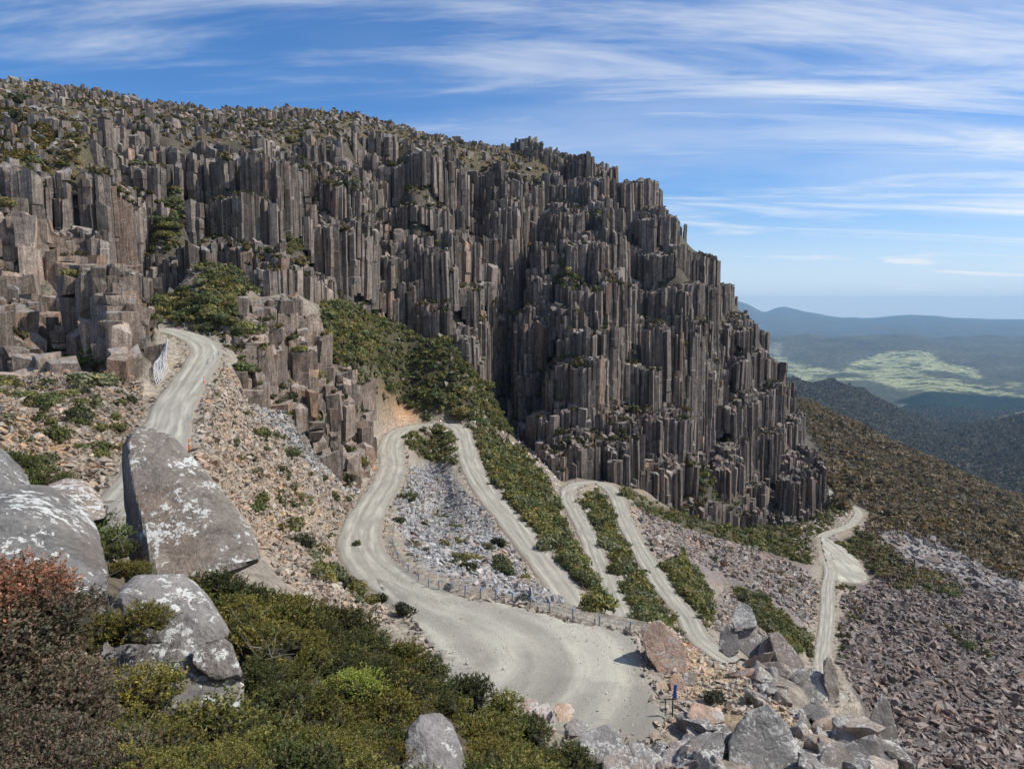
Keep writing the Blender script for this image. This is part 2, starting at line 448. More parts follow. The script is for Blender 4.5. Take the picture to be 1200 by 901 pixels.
# ------------------------------------------------------------------ terrain: control points -> height field
# (pixel, pixel, metres ahead) readings of the photograph
CP = [
 # px 0 and left
 (612,183,318),(628,176,322),(650,179,324),(662,201,312),(690,206,304),(712,210,302),(722,229,300),(731,231,300),(745,227,296),(768,233,292),(782,252,290),(786,279,290),(805,293,291),(828,307,294),(836,327,295),(840,348,296),(866,374,300),(886,402,302),(901,427,305),(916,457,308),
 (-150,540,60),(-150,450,85),(-150,370,92),(-150,300,115),(-150,190,130),(-150,150,165),(-150,70,240),
 (0,530,34),(0,500,52),(0,460,66),(0,440,82),(0,362,90),(20,400,96),(30,380,105),(30,312,110),(50,290,122),(20,262,126),(20,192,131),(10,165,165),(0,92,240),
 # px 100
 (100,575,46),(110,545,52),(100,500,60),(100,462,72),(105,438,80),(90,405,91),(100,372,98),(100,308,104),(75,288,118),(100,275,128),(100,165,150),(100,132,205),(100,101,262),
 (170,478,76),(150,450,80),(150,325,95),
 # px 200
 (190,443,88),(195,378,124),(200,345,137),(200,300,145),(200,240,158),(200,172,176),(200,142,225),(200,121,290),
 # px 300 : scree under the upper road, outcrop, cliff
 (300,640,64),(330,660,62),(380,718,54),(300,560,77),(300,500,89),(285,445,101),(275,425,106),(300,368,113),(250,352,126),(320,440,112),(350,430,118),(345,360,135),
 (300,330,150),(300,250,166),(300,172,192),(300,150,245),(300,128,300),
 # px 400
 (400,690,59),(390,640,76),(385,600,85),(350,540,97),(400,575,104),(430,560,126),(395,545,116),(380,465,130),(440,465,140),(410,450,148),(420,400,166),(400,340,186),(400,325,191),(400,205,207),(400,162,232),(400,131,312),
 # px 500
 (480,735,53),(530,775,48),(520,600,128),(500,562,146),(480,540,155),(470,478,192),(480,440,202),(500,400,207),(520,352,215),(500,338,216),(500,240,227),(500,182,242),(500,160,330),
 # px 600
 (600,560,160),(580,502,196),(605,535,187),(590,470,222),(630,500,224),(600,390,236),(600,300,246),(600,240,254),(600,200,292),
 (660,640,128),(640,600,145),(650,550,185),
 # px 700
 (700,552,202),(700,535,206),(700,400,222),(660,350,234),(690,320,246),(700,250,256),
 (715,640,142),(700,600,165),(760,700,125),
 # px 800
 (760,560,210),(800,592,216),(850,617,216),(800,572,222),(800,440,240),(800,330,256),(930,488,310),(950,540,315),
 (800,640,174),(800,665,150),(850,690,165),(850,650,185),(800,610,200),(900,700,160),(920,742,138),(900,650,200),(900,618,238),(900,600,258),(880,560,266),(890,500,285),
 # far road side and the talus on the right
 (1000,720,160),(1100,720,172),(1200,720,187),(1000,800,120),(1100,800,127),(1200,800,137),(1000,895,94),(1100,895,98),(1200,895,104),(1300,895,112),(1300,720,200),
 (1050,640,226),(1100,660,236),(1200,690,232),(1300,720,240),(1000,668,200),(940,690,172),(935,660,200),(950,610,260),(1000,640,226),(1040,600,300),
 # bush slope and its crest
 (1000,570,345),(1100,600,345),(1200,650,315),(1300,700,300),(1000,530,480),(1100,560,480),(1200,600,480),(1300,650,460),(960,545,400),
 (900,455,660),(950,474,690),(1000,497,705),(1100,542,690),(1200,587,660),(1300,635,640),
 # the rim with the parking pad
 (800,758,56),(830,775,56),(870,785,57),(900,790,55),(940,792,50),(1000,850,43),(1040,880,40),(850,850,41),(900,880,37),(700,880,37),(760,880,37),(640,850,37),(960,860,42),
]
C_A, C_Y, C_E = [], [], []
for px, py, Y in CP:
    a, e = pe(px, py); C_A.append(a); C_Y.append(Y); C_E.append(e)
def hid(px, Y, z):
    C_A.append((px - CX) / FPX); C_Y.append(Y); C_E.append(z / Y)
for px in (-400, -150, 0, 150, 300, 450, 600, 800, 1000, 1200, 1500):      # the rock shelf by the viewer
    hid(px, 1.2, -1.62); hid(px, 2.4, -1.75 - .25 * max(0, px - 200) / 600)
for px, Y, z in [(-400,4,-1.7),(-150,4,-1.8),(0,4,-1.85),(0,6,-2.3),(0,9,-2.9),(0,14,-4.4),(0,22,-7.6),(-150,8,-2.6),(-150,20,-6.5),(-400,20,-6),(-400,60,-12),(-400,120,10),(-400,240,80),
 (100,3.8,-2.0),(100,5.2,-2.75),(110,8,-3.0),(110,11,-3.9),(100,18,-7.5),(100,35,-13),
 (200,3.8,-2.45),(200,5.2,-3.05),(200,7,-3.3),(220,9.5,-4.1),(200,13,-7.0),(200,25,-11.5),(200,45,-15.5),
 (300,4.2,-2.95),(300,6,-3.2),(300,9.0,-4.0),(300,12,-6.4),(300,25,-13),(300,45,-19),
 (400,4.5,-3.25),(400,6.5,-3.85),(390,9.4,-4.45),(400,13,-7.6),(400,25,-14.5),(400,42,-20.5),
 (500,4.6,-3.4),(500,7,-4.6),(500,10.2,-5.8),(500,14,-9),(500,25,-16),(500,38,-23.5),
 (600,4.6,-3.5),(600,7,-5.0),(600,10.5,-6.9),(610,14,-10),(600,25,-18),(600,34,-24),
 (700,4.6,-3.7),(700,7,-5.4),(700,10,-7.8),(700,15,-12),(700,26,-19.5),(700,32,-23.5),
 (900,5,-4.4),(900,10,-8.4),(900,20,-16),(900,30,-22),(1100,5,-4.8),(1100,12,-10),(1100,25,-21),(1100,40,-35),(1300,5,-5),(1300,20,-18),(1300,50,-44),(1500,10,-9),(1500,50,-45),(1500,150,-95),(1500,400,-150),
 (870,72,-47),(950,66,-46),(930,80,-51),(1000,58,-46),(1050,52,-42),(1000,75,-55),(1090,62,-49),(820,72,-41),(780,72,-36),(850,90,-52),(900,100,-58),
 # behind the ridge line the plateau runs on, then falls to the valley
 (-400,600,120),(-150,600,120),(0,600,110),(200,600,112),(400,600,105),(600,600,85),(700,600,62),(760,600,40),(800,480,-25),(840,480,-48),(870,480,-68),(900,500,-76),(800,700,-80),(700,880,40),(400,880,110),(0,880,120),
 (900,880,-190),(1000,880,-215),(1100,880,-235),(1200,880,-260),(1500,880,-330),(800,880,-150)]:
    hid(px, Y, z)

def xyz(l): return [P(*p) for p in l]
UPPER = [(183,385,116),(200,387,113.5),(228,396,108),(241,408,104),(237,424,97),(224,445,89),(210,465,81),(200,487,72),(192,512,63),(180,540,55.5),(166,566,50)]
PADZ = -26.0
def on_plane(px, py, z=PADZ):
    a, e = pe(px, py); Y = z / e
    return (a * Y, Y, z)
MAIN = [(525,497,184),(495,499,181),(468,506,172),(458,522,156),(460,545,138),(452,568,120),(437,592,105),(424,618,92),(424,644,81),(443,668,72.5)]
TURN = [on_plane(485, 696, -26.6), on_plane(540, 722, -26.1), on_plane(590, 748), on_plane(610, 780), on_plane(575, 812), on_plane(520, 815)]
SECOND = [(525,497,184),(540,503,176),(546,522,164),(553,546,149),(572,578,131),(602,614,115),(634,654,101),(668,700,90)]
THIRD = [(715,695,103),(702,660,119),(689,628,134),(676,602,150),(666,584,165),(669,571,178),(690,565,188),(712,570,186),(724,585,174),(732,608,159),(748,640,143),(772,680,126),(803,720,114),(830,757,104.5)]
FARR = [(964,775,131),(967,745,146),(970,715,162),(970,690,176),(973,668,195),(966,650,211),(960,636,224),(967,626,238),(985,620,247),(1000,612,260),(1005,598,285)]
roads = []
def spline(P3, step=.9):
    P3 = np.array(P3, float); n = len(P3)
    out = []
    for i in range(n - 1):
        p0, p1, p2, p3 = P3[max(i - 1, 0)], P3[i], P3[i + 1], P3[min(i + 2, n - 1)]
        k = max(2, int(np.linalg.norm(p2 - p1) / step))
        t = (np.arange(k) / k)[:, None]
        out.append(.5 * ((2 * p1) + (-p0 + p2) * t + (2 * p0 - 5 * p1 + 4 * p2 - p3) * t ** 2 + (-p0 + 3 * p1 - 3 * p2 + p3) * t ** 3))
    out.append(P3[-1:])
    S = np.concatenate(out)
    for _ in range(12):
        S[1:-1, 2] = (S[:-2, 2] + S[1:-1, 2] * 2 + S[2:, 2]) / 4
    return S
up = xyz(UPPER)
up = [(up[0][0] - 14, up[0][1] + 4, up[0][2] + .4)] + up
low = [(-27, 41, -15.4), (-24, 34, -18.4), (-17, 31, -21.6), (-9.5, 34, -24.6)]
us_ = spline(up + low + [TURN[-1]] + TURN[::-1][1:] + xyz(MAIN)[::-1])
roads.append(('upper', us_, np.where(np.arange(len(us_)) < len(us_) * .42, 2.15, 2.65)))
sec = xyz(SECOND)
hair2 = [(sec[-1][0] + 2.2, 83.5, sec[-1][2] - 1.2), (sec[-1][0] + 6.0, 85.5, sec[-1][2] - 2.2)]
thd = xyz(THIRD)[-1]; fr = xyz(FARR)
ss_ = spline(sec + hair2 + xyz(THIRD) + [(thd[0] + 8, 97, -53.5), (thd[0] + 17, 99, -56.5), (thd[0] + 22, 112, -62)] + fr + [(fr[-1][0] + 2, 310, fr[-1][2] - 1.5), (fr[-1][0] + 14, 345, fr[-1][2] - 5)])
_i3 = int(((ss_ - np.array(xyz(THIRD)[0])) ** 2).sum(1).argmin()); _if = int(((ss_ - np.array(fr[0])) ** 2).sum(1).argmin()); _k = np.arange(len(ss_))
roads.append(('lower', ss_, 2.35 - .5 * sstep(_i3 - 20, _i3 + 5, _k) - .25 * sstep(_if - 25, _if, _k)))
for nme, S, w in roads:
    for q in S[::9]:
        C_A.append(q[0] / q[1]); C_Y.append(q[1]); C_E.append(q[2] / q[1])
PAD = [on_plane(*q) for q in [(438,676,-27.3),(462,664,-27.3),(490,683,-26.5),(520,695),(560,700),(600,706),(645,719),(700,733),(745,741),(757,775),(768,810),(776,850),(740,870),(680,860),(620,842),(560,838),(500,806),(512,772),(490,738),(462,708,-26.6)]]
_en = np.array(on_plane(440, 670, -27.4)[:2])
def padz(x, y): return PADZ - 1.35 * sstep(15, 0, np.hypot(np.asarray(x, float) - _en[0], np.asarray(y, float) - _en[1]))
CARPARK = [(962,628,228),(985,640,222),(1003,655,212),(1016,675,197),(1003,683,190),(980,681,189),(972,672,193)]
for q in PAD + [on_plane(690, 790), on_plane(720, 770), on_plane(640, 760), on_plane(560,760)]:
    C_A.append(q[0] / q[1]); C_Y.append(q[1]); C_E.append(q[2] / q[1])

C_A = np.array(C_A); C_Y = np.array(C_Y); C_E = np.array(C_E)
KA, KB = 3.2, 1.0
CPT = np.stack([C_A * KA, np.log(C_Y) * KB], 1)
# drop near-duplicate controls
keep = []
for i in range(len(CPT)):
    if all((CPT[i][0] - CPT[j][0]) ** 2 + (CPT[i][1] - CPT[j][1]) ** 2 > 1.2e-5 for j in keep): keep.append(i)
CPT = CPT[keep]; C_E = C_E[keep]
D = np.sqrt(((CPT[:, None] - CPT[None]) ** 2).sum(-1))
n = len(CPT)
A_ = np.zeros((n + 1, n + 1)); A_[:n, :n] = -D - np.eye(n) * 0.0008 * 0; A_[:n, n] = 1; A_[n, :n] = 1
W_ = np.linalg.solve(A_, np.concatenate([C_E, [0]]))
def rbf(a, y):
    a = np.asarray(a, float).ravel(); b = np.log(np.maximum(np.asarray(y, float).ravel(), .5))
    out = np.empty(len(a))
    for s in range(0, len(a), 20000):
        q = np.stack([a[s:s + 20000] * KA, b[s:s + 20000] * KB], 1).astype(np.float32)
        d = np.sqrt((q[:, 0, None] - CPT[None, :, 0].astype(np.float32)) ** 2 + (q[:, 1, None] - CPT[None, :, 1].astype(np.float32)) ** 2)
        out[s:s + 20000] = -d @ W_[:n].astype(np.float32) + W_[n]
    return out

NA, NB = 430, 580
GA = np.linspace(-1.05, 1.05, NA); GB = np.linspace(math.log(1.2), math.log(900), NB)
AA, BB = np.meshgrid(GA, GB); YY = np.exp(BB); XX = AA * YY
E0 = rbf(AA, YY).reshape(NB, NA)
def grid_lookup(G, x, y):
    a = np.clip((x / y - GA[0]) / (GA[1] - GA[0]), 0, NA - 1.001); b = np.clip((np.log(y) - GB[0]) / (GB[1] - GB[0]), 0, NB - 1.001)
    i = a.astype(int); j = b.astype(int); fa = a - i; fb = b - j
    return (G[j, i] * (1 - fa) + G[j, i + 1] * fa) * (1 - fb) + (G[j + 1, i] * (1 - fa) + G[j + 1, i + 1] * fa) * fb

CLIFF = [(-400,60),(0,60),(640,150),(780,200),(860,300),(905,400),(960,530),(975,590),(930,612),(880,612),(800,592),(752,562),(700,556),(660,556),(612,512),(570,440),(520,372),(470,345),(372,338),(345,330),(300,345),(262,295),(215,300),(170,352),(120,372),(30,376),(0,440),(-400,520)]
OUTCROP = [(262,405),(285,350),(350,345),(372,400),(395,430),(440,458),(447,480),(440,570),(400,560),(355,520),(340,480),(290,472),(262,430)]
OUTLEFT = [(0,362),(30,376),(120,372),(140,330),(168,322),(180,400),(188,440),(165,470),(140,440),(110,432),(40,436),(0,445)]
# gullies and buttresses: the wall is pushed back or forward along them
GULLY = [([(628,255),(600,300),(588,350),(585,410),(596,470)], 16, 15), ([(728,225),(742,280),(762,330),(800,385),(815,430)], 15, 10), ([(845,410),(838,470),(828,530),(850,580)], 13, 10),
         ([(555,200),(560,260),(556,300)], 10, 6), ([(160,260),(165,300),(240,330),(262,300)], 18, 5), ([(215,180),(235,250)], 10, 5), ([(360,200),(375,300)], 9, 5),
         ([(660,215),(700,260),(735,330)], 9, 4), ([(40,195),(48,270)], 6, 3),
         ([(640,270),(650,300)], 24, -7), ([(700,430),(690,540)], 26, -5), ([(790,330),(815,380)], 16, -5), ([(870,420),(880,520)], 14, -5), ([(480,220),(490,290)], 16, -5), ([(300,250),(290,300)], 18, -4), ([(665,400),(660,480)], 20, -4)]
PX0, PY0 = proj(XX, YY, E0 * YY)
def segdist(px, py, pts):
    d = np.full(np.shape(px), 1e9)
    for (x1, y1), (x2, y2) in zip(pts[:-1], pts[1:]):
        L2 = (x2 - x1) ** 2 + (y2 - y1) ** 2
        t = np.clip(((px - x1) * (x2 - x1) + (py - y1) * (y2 - y1)) / L2, 0, 1)
        d = np.minimum(d, np.hypot(px - x1 - t * (x2 - x1), py - y1 - t * (y2 - y1)))
    return d
HEATH = [(-300,40),(100,80),(300,118),(440,125),(560,160),(640,182),(650,212),(520,188),(440,166),(360,172),(250,168),(180,158),(110,160),(95,232),(50,214),(-100,200)]
LEDGE = [[(630,300),(690,308),(742,346),(715,364),(655,348)], [(738,372),(762,365),(780,388),(745,394)], [(685,372),(712,365),(722,388),(695,398)], [(182,225),(215,182),(226,250),(200,300),(165,290)], [(225,290),(300,308),(300,342),(240,332)],
         [(505,245),(545,268),(542,302),(510,285)], [(328,268),(346,250),(352,292),(334,302)], [(800,498),(832,508),(852,590),(815,572)], [(478,358),(560,428),(592,470),(560,462),(500,412)], [(455,205),(500,212),(495,226),(455,222)], [(700,235),(722,240),(716,262),(702,258)]]
ledge0 = np.zeros(YY.shape, bool)
for q in LEDGE: ledge0 |= inpoly(PX0, PY0, q)
incl = (inpoly(PX0, PY0, CLIFF) & ~inpoly(PX0, PY0, HEATH) & ~ledge0 & (YY > 75)).astype(float)
cm = incl.copy()
for _ in range(6):
    cm[1:-1, 1:-1] = (cm[1:-1, 1:-1] * 2 + cm[:-2, 1:-1] + cm[2:, 1:-1] + cm[1:-1, :-2] + cm[1:-1, 2:]) / 6
SH = 5.0 * fbm(XX / 26, YY / 40, octv=3, seed=5) + 2.5 * fbm(XX / 8, YY / 20, octv=2, seed=9)
for pts, w, dep in GULLY:
    SH = SH + 2.1 * dep * np.exp(-(segdist(PX0, PY0, pts) / w) ** 2)
SH = SH * cm
E1 = rbf(AA, np.maximum(YY - SH, 1.0)).reshape(NB, NA)
E1b = rbf(AA, np.maximum(YY - SH - 11 * cm, 1.0)).reshape(NB, NA)
Z1 = E1 * YY                                        # smooth wall the columns follow
Z = np.minimum(Z1, E1b * YY)

# roads, pad and car park cut into the slope
RP = np.concatenate([np.column_stack([S[:, :3], np.full(len(S), 1.0) * w]) for _, S, w in roads]).astype(np.float32)
sel = (YY > 22) & (YY < 380) & (PX0 > -150) & (PX0 < 1250)
idx = np.argwhere(sel)
vx = XX[sel].astype(np.float32); vy = YY[sel].astype(np.float32)
dmin = np.full(len(vx), 1e9, np.float32); zr = np.zeros(len(vx), np.float32); wr = np.zeros(len(vx), np.float32)
R3 = RP[::2]
zs_ = Z[sel].astype(np.float32)
for s in range(0, len(vx), 20000):
    d2 = (vx[s:s + 20000, None] - R3[None, :, 0]) ** 2 + (vy[s:s + 20000, None] - R3[None, :, 1]) ** 2
    k = d2.argmin(1); dmin[s:s + 20000] = np.sqrt(d2[np.arange(len(k)), k]); zr[s:s + 20000] = R3[k, 2]; wr[s:s + 20000] = R3[k, 3]
def polydist(x, y, poly):
    pts = [(q[0], q[1]) for q in poly] + [(poly[0][0], poly[0][1])]
    d = segdist(x, y, pts)
    return np.where(inpoly(x, y, pts[:-1]), -d, d)
padd = polydist(vx, vy, PAD)
CP3 = xyz(CARPARK)
cpd = polydist(vx, vy, CP3)
cpz = float(np.mean([q[2] for q in CP3]))
zz = Z[sel]
noisev = .55 * fbm(vx / 5, vy / 5, octv=4, seed=21) + .9 * fbm(vx / 17, vy / 17, octv=3, seed=22)
rd = np.minimum(dmin - wr, np.minimum(padd, cpd))
zz = zz + noisev * sstep(1.5, 7, rd)
k = sstep(.9, 4.5, dmin - wr); zz = (zr - .16) * (1 - k) + zz * k
kR = sstep(7, 3.4, dmin) * sstep(22, 14, np.hypot(vx - _en[0], vy - _en[1]))
k = sstep(2.4, 6.0, padd); zz = (padz(vx, vy) * (1 - kR) + (zr + .05) * kR - .22) * (1 - k) + zz * k
cz = np.array([q[2] for q in CP3]); cxy = np.array([[q[0], q[1]] for q in CP3])
PL = np.linalg.lstsq(np.column_stack([cxy, np.ones(len(cxy))]), cz, rcond=None)[0]
k = sstep(.9, 4.0, cpd); zz = (PL[0] * vx + PL[1] * vy + PL[2] - .22) * (1 - k) + zz * k
Z[sel] = zz
ROADD = np.full(YY.shape, 1e3); ROADD[sel] = rd
far_n = sstep(300, 420, YY)
Z += far_n * 2.5 * fbm(XX / 30, YY / 30, octv=4, seed=31)
near = 1 - sstep(16, 24, YY)
Z += near * .10 * fbm(XX / .7, YY / .7, octv=3, seed=33) * sstep(2.0, 3.5, YY)
cz_ = (inpoly(PX0, PY0, CLIFF) | inpoly(PX0, PY0, OUTCROP) | inpoly(PX0, PY0, OUTLEFT)) & (YY > 75) & (ROADD > 3)
cmz = cz_.astype(float)
for _ in range(3):
    cmz[1:-1, 1:-1] = (cmz[1:-1, 1:-1] * 2 + cmz[:-2, 1:-1] + cmz[2:, 1:-1] + cmz[1:-1, :-2] + cmz[1:-1, 2:]) / 6
cmz *= sstep(1.5, 5, ROADD)
Z -= cmz * (1.4 + 2.0 * (inpoly(PX0, PY0, OUTCROP) | inpoly(PX0, PY0, OUTLEFT)))
PX, PY = proj(XX, YY, Z)
EE = Z / YY
VIS = EE >= np.maximum.accumulate(EE, 0) - .004

def H(x, y): return grid_lookup(Z, np.asarray(x, float), np.asarray(y, float))

# ground cover zones (what the ground is made of), read off the photograph
ZONES = [
 ([(0,440),(160,440),(215,470),(150,600),(0,600)], (.30, .25, .19)),
 ([(0,470),(60,480),(95,520),(75,560),(0,540)], (.42, .28, .16)),
 ([(25,440),(150,435),(150,470),(60,480)], (.29, .275, .24)),
 ([(205,440),(290,440),(420,590),(430,690),(480,740),(340,690),(230,560)], (.33, .265, .205)),
 ([(320,550),(370,590),(350,640),(300,620)], (.42, .31, .18)),
 ([(270,470),(320,480),(400,570),(385,590),(330,520)], (.27, .265, .26)),
 ([(460,555),(515,540),(560,590),(640,680),(640,705),(500,668),(466,620)], (.30, .30, .295)),
 ([(560,640),(620,640),(655,700),(600,690)], (.42, .30, .20)),
 ([(440,470),(500,470),(505,492),(445,500)], (.44, .27, .16)),
 ([(740,590),(960,670),(965,770),(900,700),(760,660)], (.20, .17, .155)),
 ([(985,690),(1040,640),(1200,690),(1300,720),(1300,901),(1000,901),(975,760)], (.115, .10, .095)),
 ([(1030,600),(1200,680),(1200,700),(1040,650)], (.22, .21, .20)),
 ([(980,690),(1010,690),(1020,720),(1000,770),(980,790),(975,740)], (.30, .26, .20)),
 ([(780,750),(860,770),(960,860),(900,860),(800,840),(775,800)], (.42, .32, .20)),
]
VEG = [
 [(375,340),(440,335),(480,350),(520,392),(560,440),(600,480),(612,508),(575,505),(545,492),(500,488),(445,464),(420,440),(395,428),(372,395)],
 [(548,500),(590,515),(640,560),(655,600),(672,640),(700,690),(716,728),(690,706),(655,660),(615,612),(580,575),(556,540)],
 [(680,592),(698,573),(713,590),(720,615),(738,650),(790,716),(822,760),(795,758),(745,725),(712,680),(694,640)],
 [(470,508),(515,500),(534,515),(530,545),(505,540),(480,528)],
 [(775,668),(800,650),(830,690),(835,735),(815,725),(790,700)],[(855,685),(900,705),(950,752),(952,772),(925,765),(890,735)],
 [(730,575),(790,597),(860,617),(950,640),(950,662),(870,640),(800,618),(745,598)],
 [(850,560),(900,590),(960,590),(985,575),(990,600),(955,640),(940,645),(890,622),(860,600)],
 [(30,385),(120,375),(148,400),(135,435),(60,432),(28,415)],
 [(170,356),(215,340),(258,328),(285,345),(295,368),(262,382),(215,380),(182,370)],
 [(335,450),(380,440),(395,480),(372,505),(340,490)],
 [(0,275),(60,285),(105,300),(80,312),(0,318)],
 [(975,640),(1010,622),(1060,660),(1130,690),(1120,700),(1050,690),(1010,660)],
 [(640,300),(690,310),(738,345),(716,362),(650,352)],
] + LEDGE
SPARSE = [
 ([(0,120),(90,160),(100,235),(60,215),(0,180)], .9), ([(30,100),(150,112),(320,135),(430,140),(330,165),(250,160),(120,152)], .55), ([(430,140),(640,190),(640,215),(520,190),(440,170)], .35),
 ([(470,345),(560,400),(590,470),(540,440),(490,390)], .8), ([(720,360),(760,370),(750,390),(700,380)], .8), ([(780,480),(830,520),(850,590),(800,560)], .5),
 ([(900,500),(960,560),(970,600),(900,590),(870,560)], .7), ([(140,180),(160,250),(150,340),(130,300)], .35), ([(210,160),(300,200),(260,260),(215,220)], .3),
 ([(330,310),(470,320),(470,345),(340,345)], .5), ([(380,260),(440,250),(500,330),(440,340)], .25), ([(200,370),(290,380),(330,430),(350,470),(280,440)], .4),
 ([(560,470),(640,540),(655,600),(600,540)], .5), ([(240,440),(420,590),(430,680),(480,730),(360,690),(300,600)], .10), ([(0,440),(150,440),(140,580),(0,560)], .12),
 ([(466,560),(640,690),(600,690),(480,640)], .14), ([(745,600),(960,680),(950,750),(800,660)], .06), ([(960,680),(1010,690),(1000,770),(975,770)], .3),
 ([(590,270),(630,290),(600,420),(570,420)], .35), ([(650,350),(720,370),(700,430),(650,420)], .25), ([(760,280),(800,310),(850,420),(800,400)], .15),
 ([(1100,720),(1160,760),(1180,790),(1110,750)], .5), ([(520,180),(640,215),(720,230),(640,250),(560,230)], .3)]
def veg_mask(px, py):
    m = np.zeros(np.shape(px), bool)
    for q in VEG: m |= inpoly(px, py, q)
    return m

colr = np.empty(YY.shape + (3,)); colr[:] = (.24, .205, .165)
for q, c in ZONES: colr[inpoly(PX, PY, q) & (YY > 20)] = c
colr[(YY > 270) & (PX > 900)] = (.075, .07, .05)
vm = veg_mask(PX, PY) & (YY > 20) & (ROADD > 1.5); colr[vm] = (.075, .066, .036)
colr[cz_] = (.085, .075, .055)
colr[inpoly(PX, PY, HEATH) & (YY > 100)] = (.105, .085, .045)
colr[YY < 18] = (.10, .08, .055)
shl = (ROADD < 2.2) & (YY > 22); colr[shl] = (.30, .26, .205)
for _ in range(3):
    colr[1:-1, 1:-1] = (colr[1:-1, 1:-1] * 2 + colr[:-2, 1:-1] + colr[2:, 1:-1] + colr[1:-1, :-2] + colr[1:-1, 2:]) / 6
ii = (np.arange(NB - 1)[:, None] * NA + np.arange(NA - 1)[None]).ravel()
F = np.stack([ii, ii + 1, ii + NA + 1, ii + NA], 1)
g = ob('mountainside', mesh('mountainside', np.stack([XX, YY, Z], -1).reshape(-1, 3), F, M['ground'], True, colr.reshape(-1, 3)))
tag(g, kind='structure')
# the shelf behind the viewer closes the ground
bv = [[-90, -60, -5], [90, -60, -5], [90, 1.22, -1.8], [-90, 1.22, -1.8]]; bf = [[0, 1, 2, 3]]
for c_, sg in ((0, -1), (NA - 1, 1)):                 # and runs on to both sides of it
    n0 = len(bv); rows = range(0, NB, 6)
    for j in rows:
        bv.append([XX[j, c_], YY[j, c_], Z[j, c_] - .01]); bv.append([sg * max(90, abs(XX[j, c_]) + 90), YY[j, c_], Z[j, c_] - .3])
    for k in range(len(rows) - 1): bf.append([n0 + 2 * k, n0 + 2 * k + 1, n0 + 2 * k + 3, n0 + 2 * k + 2])
gb = ob('ground_behind_viewer', mesh('ground_behind_viewer', bv, np.array(bf), M['ground'], True, np.tile((.2, .17, .13), (len(bv), 1))))
tag(gb, kind='structure')

# ------------------------------------------------------------------ roads
def ribbon(name, S, w, turn=False):
    T = np.gradient(S[:, :2], axis=0); T /= np.linalg.norm(T, axis=1)[:, None]
    N = np.stack([T[:, 1], -T[:, 0]], 1)
    dist = np.concatenate([[0], np.cumsum(np.linalg.norm(np.diff(S, axis=0), axis=1))])
    kk = np.zeros(len(S))
    if turn:
        c = np.array(on_plane(585, 772)[:2]); kk = 1 - sstep(7, 22, np.hypot(S[:, 0] - c[0], S[:, 1] - c[1]))
    us = np.array([-1.22, -1, -.9, -.72, -.5, -.25, 0, .25, .5, .72, .9, 1, 1.22])
    V, UV = [], []
    for u in us:
        ww = w * (1 + .09 * vnoise(dist / 3.1, np.full(len(S), u * 3), seed=3) * (abs(u) > .85))
        o = N * (u * ww)[:, None]
        z = S[:, 2] + .05 * (1 - min(1, abs(u)) ** 2) - (.45 * (1 - .55 * kk) if abs(u) > 1.1 else 0) - .06 * math.exp(-((abs(u) - .55) / .12) ** 2) * (1 - kk)
        z = z + .012 * kk
        V.append(np.column_stack([S[:, :2] + o, z])); UV.append(np.column_stack([np.full(len(S), u) * (1 - .28 * kk), dist]))
    m = len(us); n = len(S)
    V = np.stack(V, 1).reshape(-1, 3); UV = np.stack(UV, 1).reshape(-1, 2)
    q = (np.arange(n - 1)[:, None] * m + np.arange(m - 1)[None]).ravel()
    if turn: q = q[~((polydist(V[q, 0], V[q, 1], PAD) < -1.0) | (polydist(V[q + m + 1, 0], V[q + m + 1, 1], PAD) < -1.3))]
    return tag(ob(name, mesh(name, V, np.stack([q, q + 1, q + m + 1, q + m], 1), M['road'], True, None, UV)), kind='structure')
for nme, S, w in roads:
    ribbon(nme + '_road', S, w, nme == 'upper')
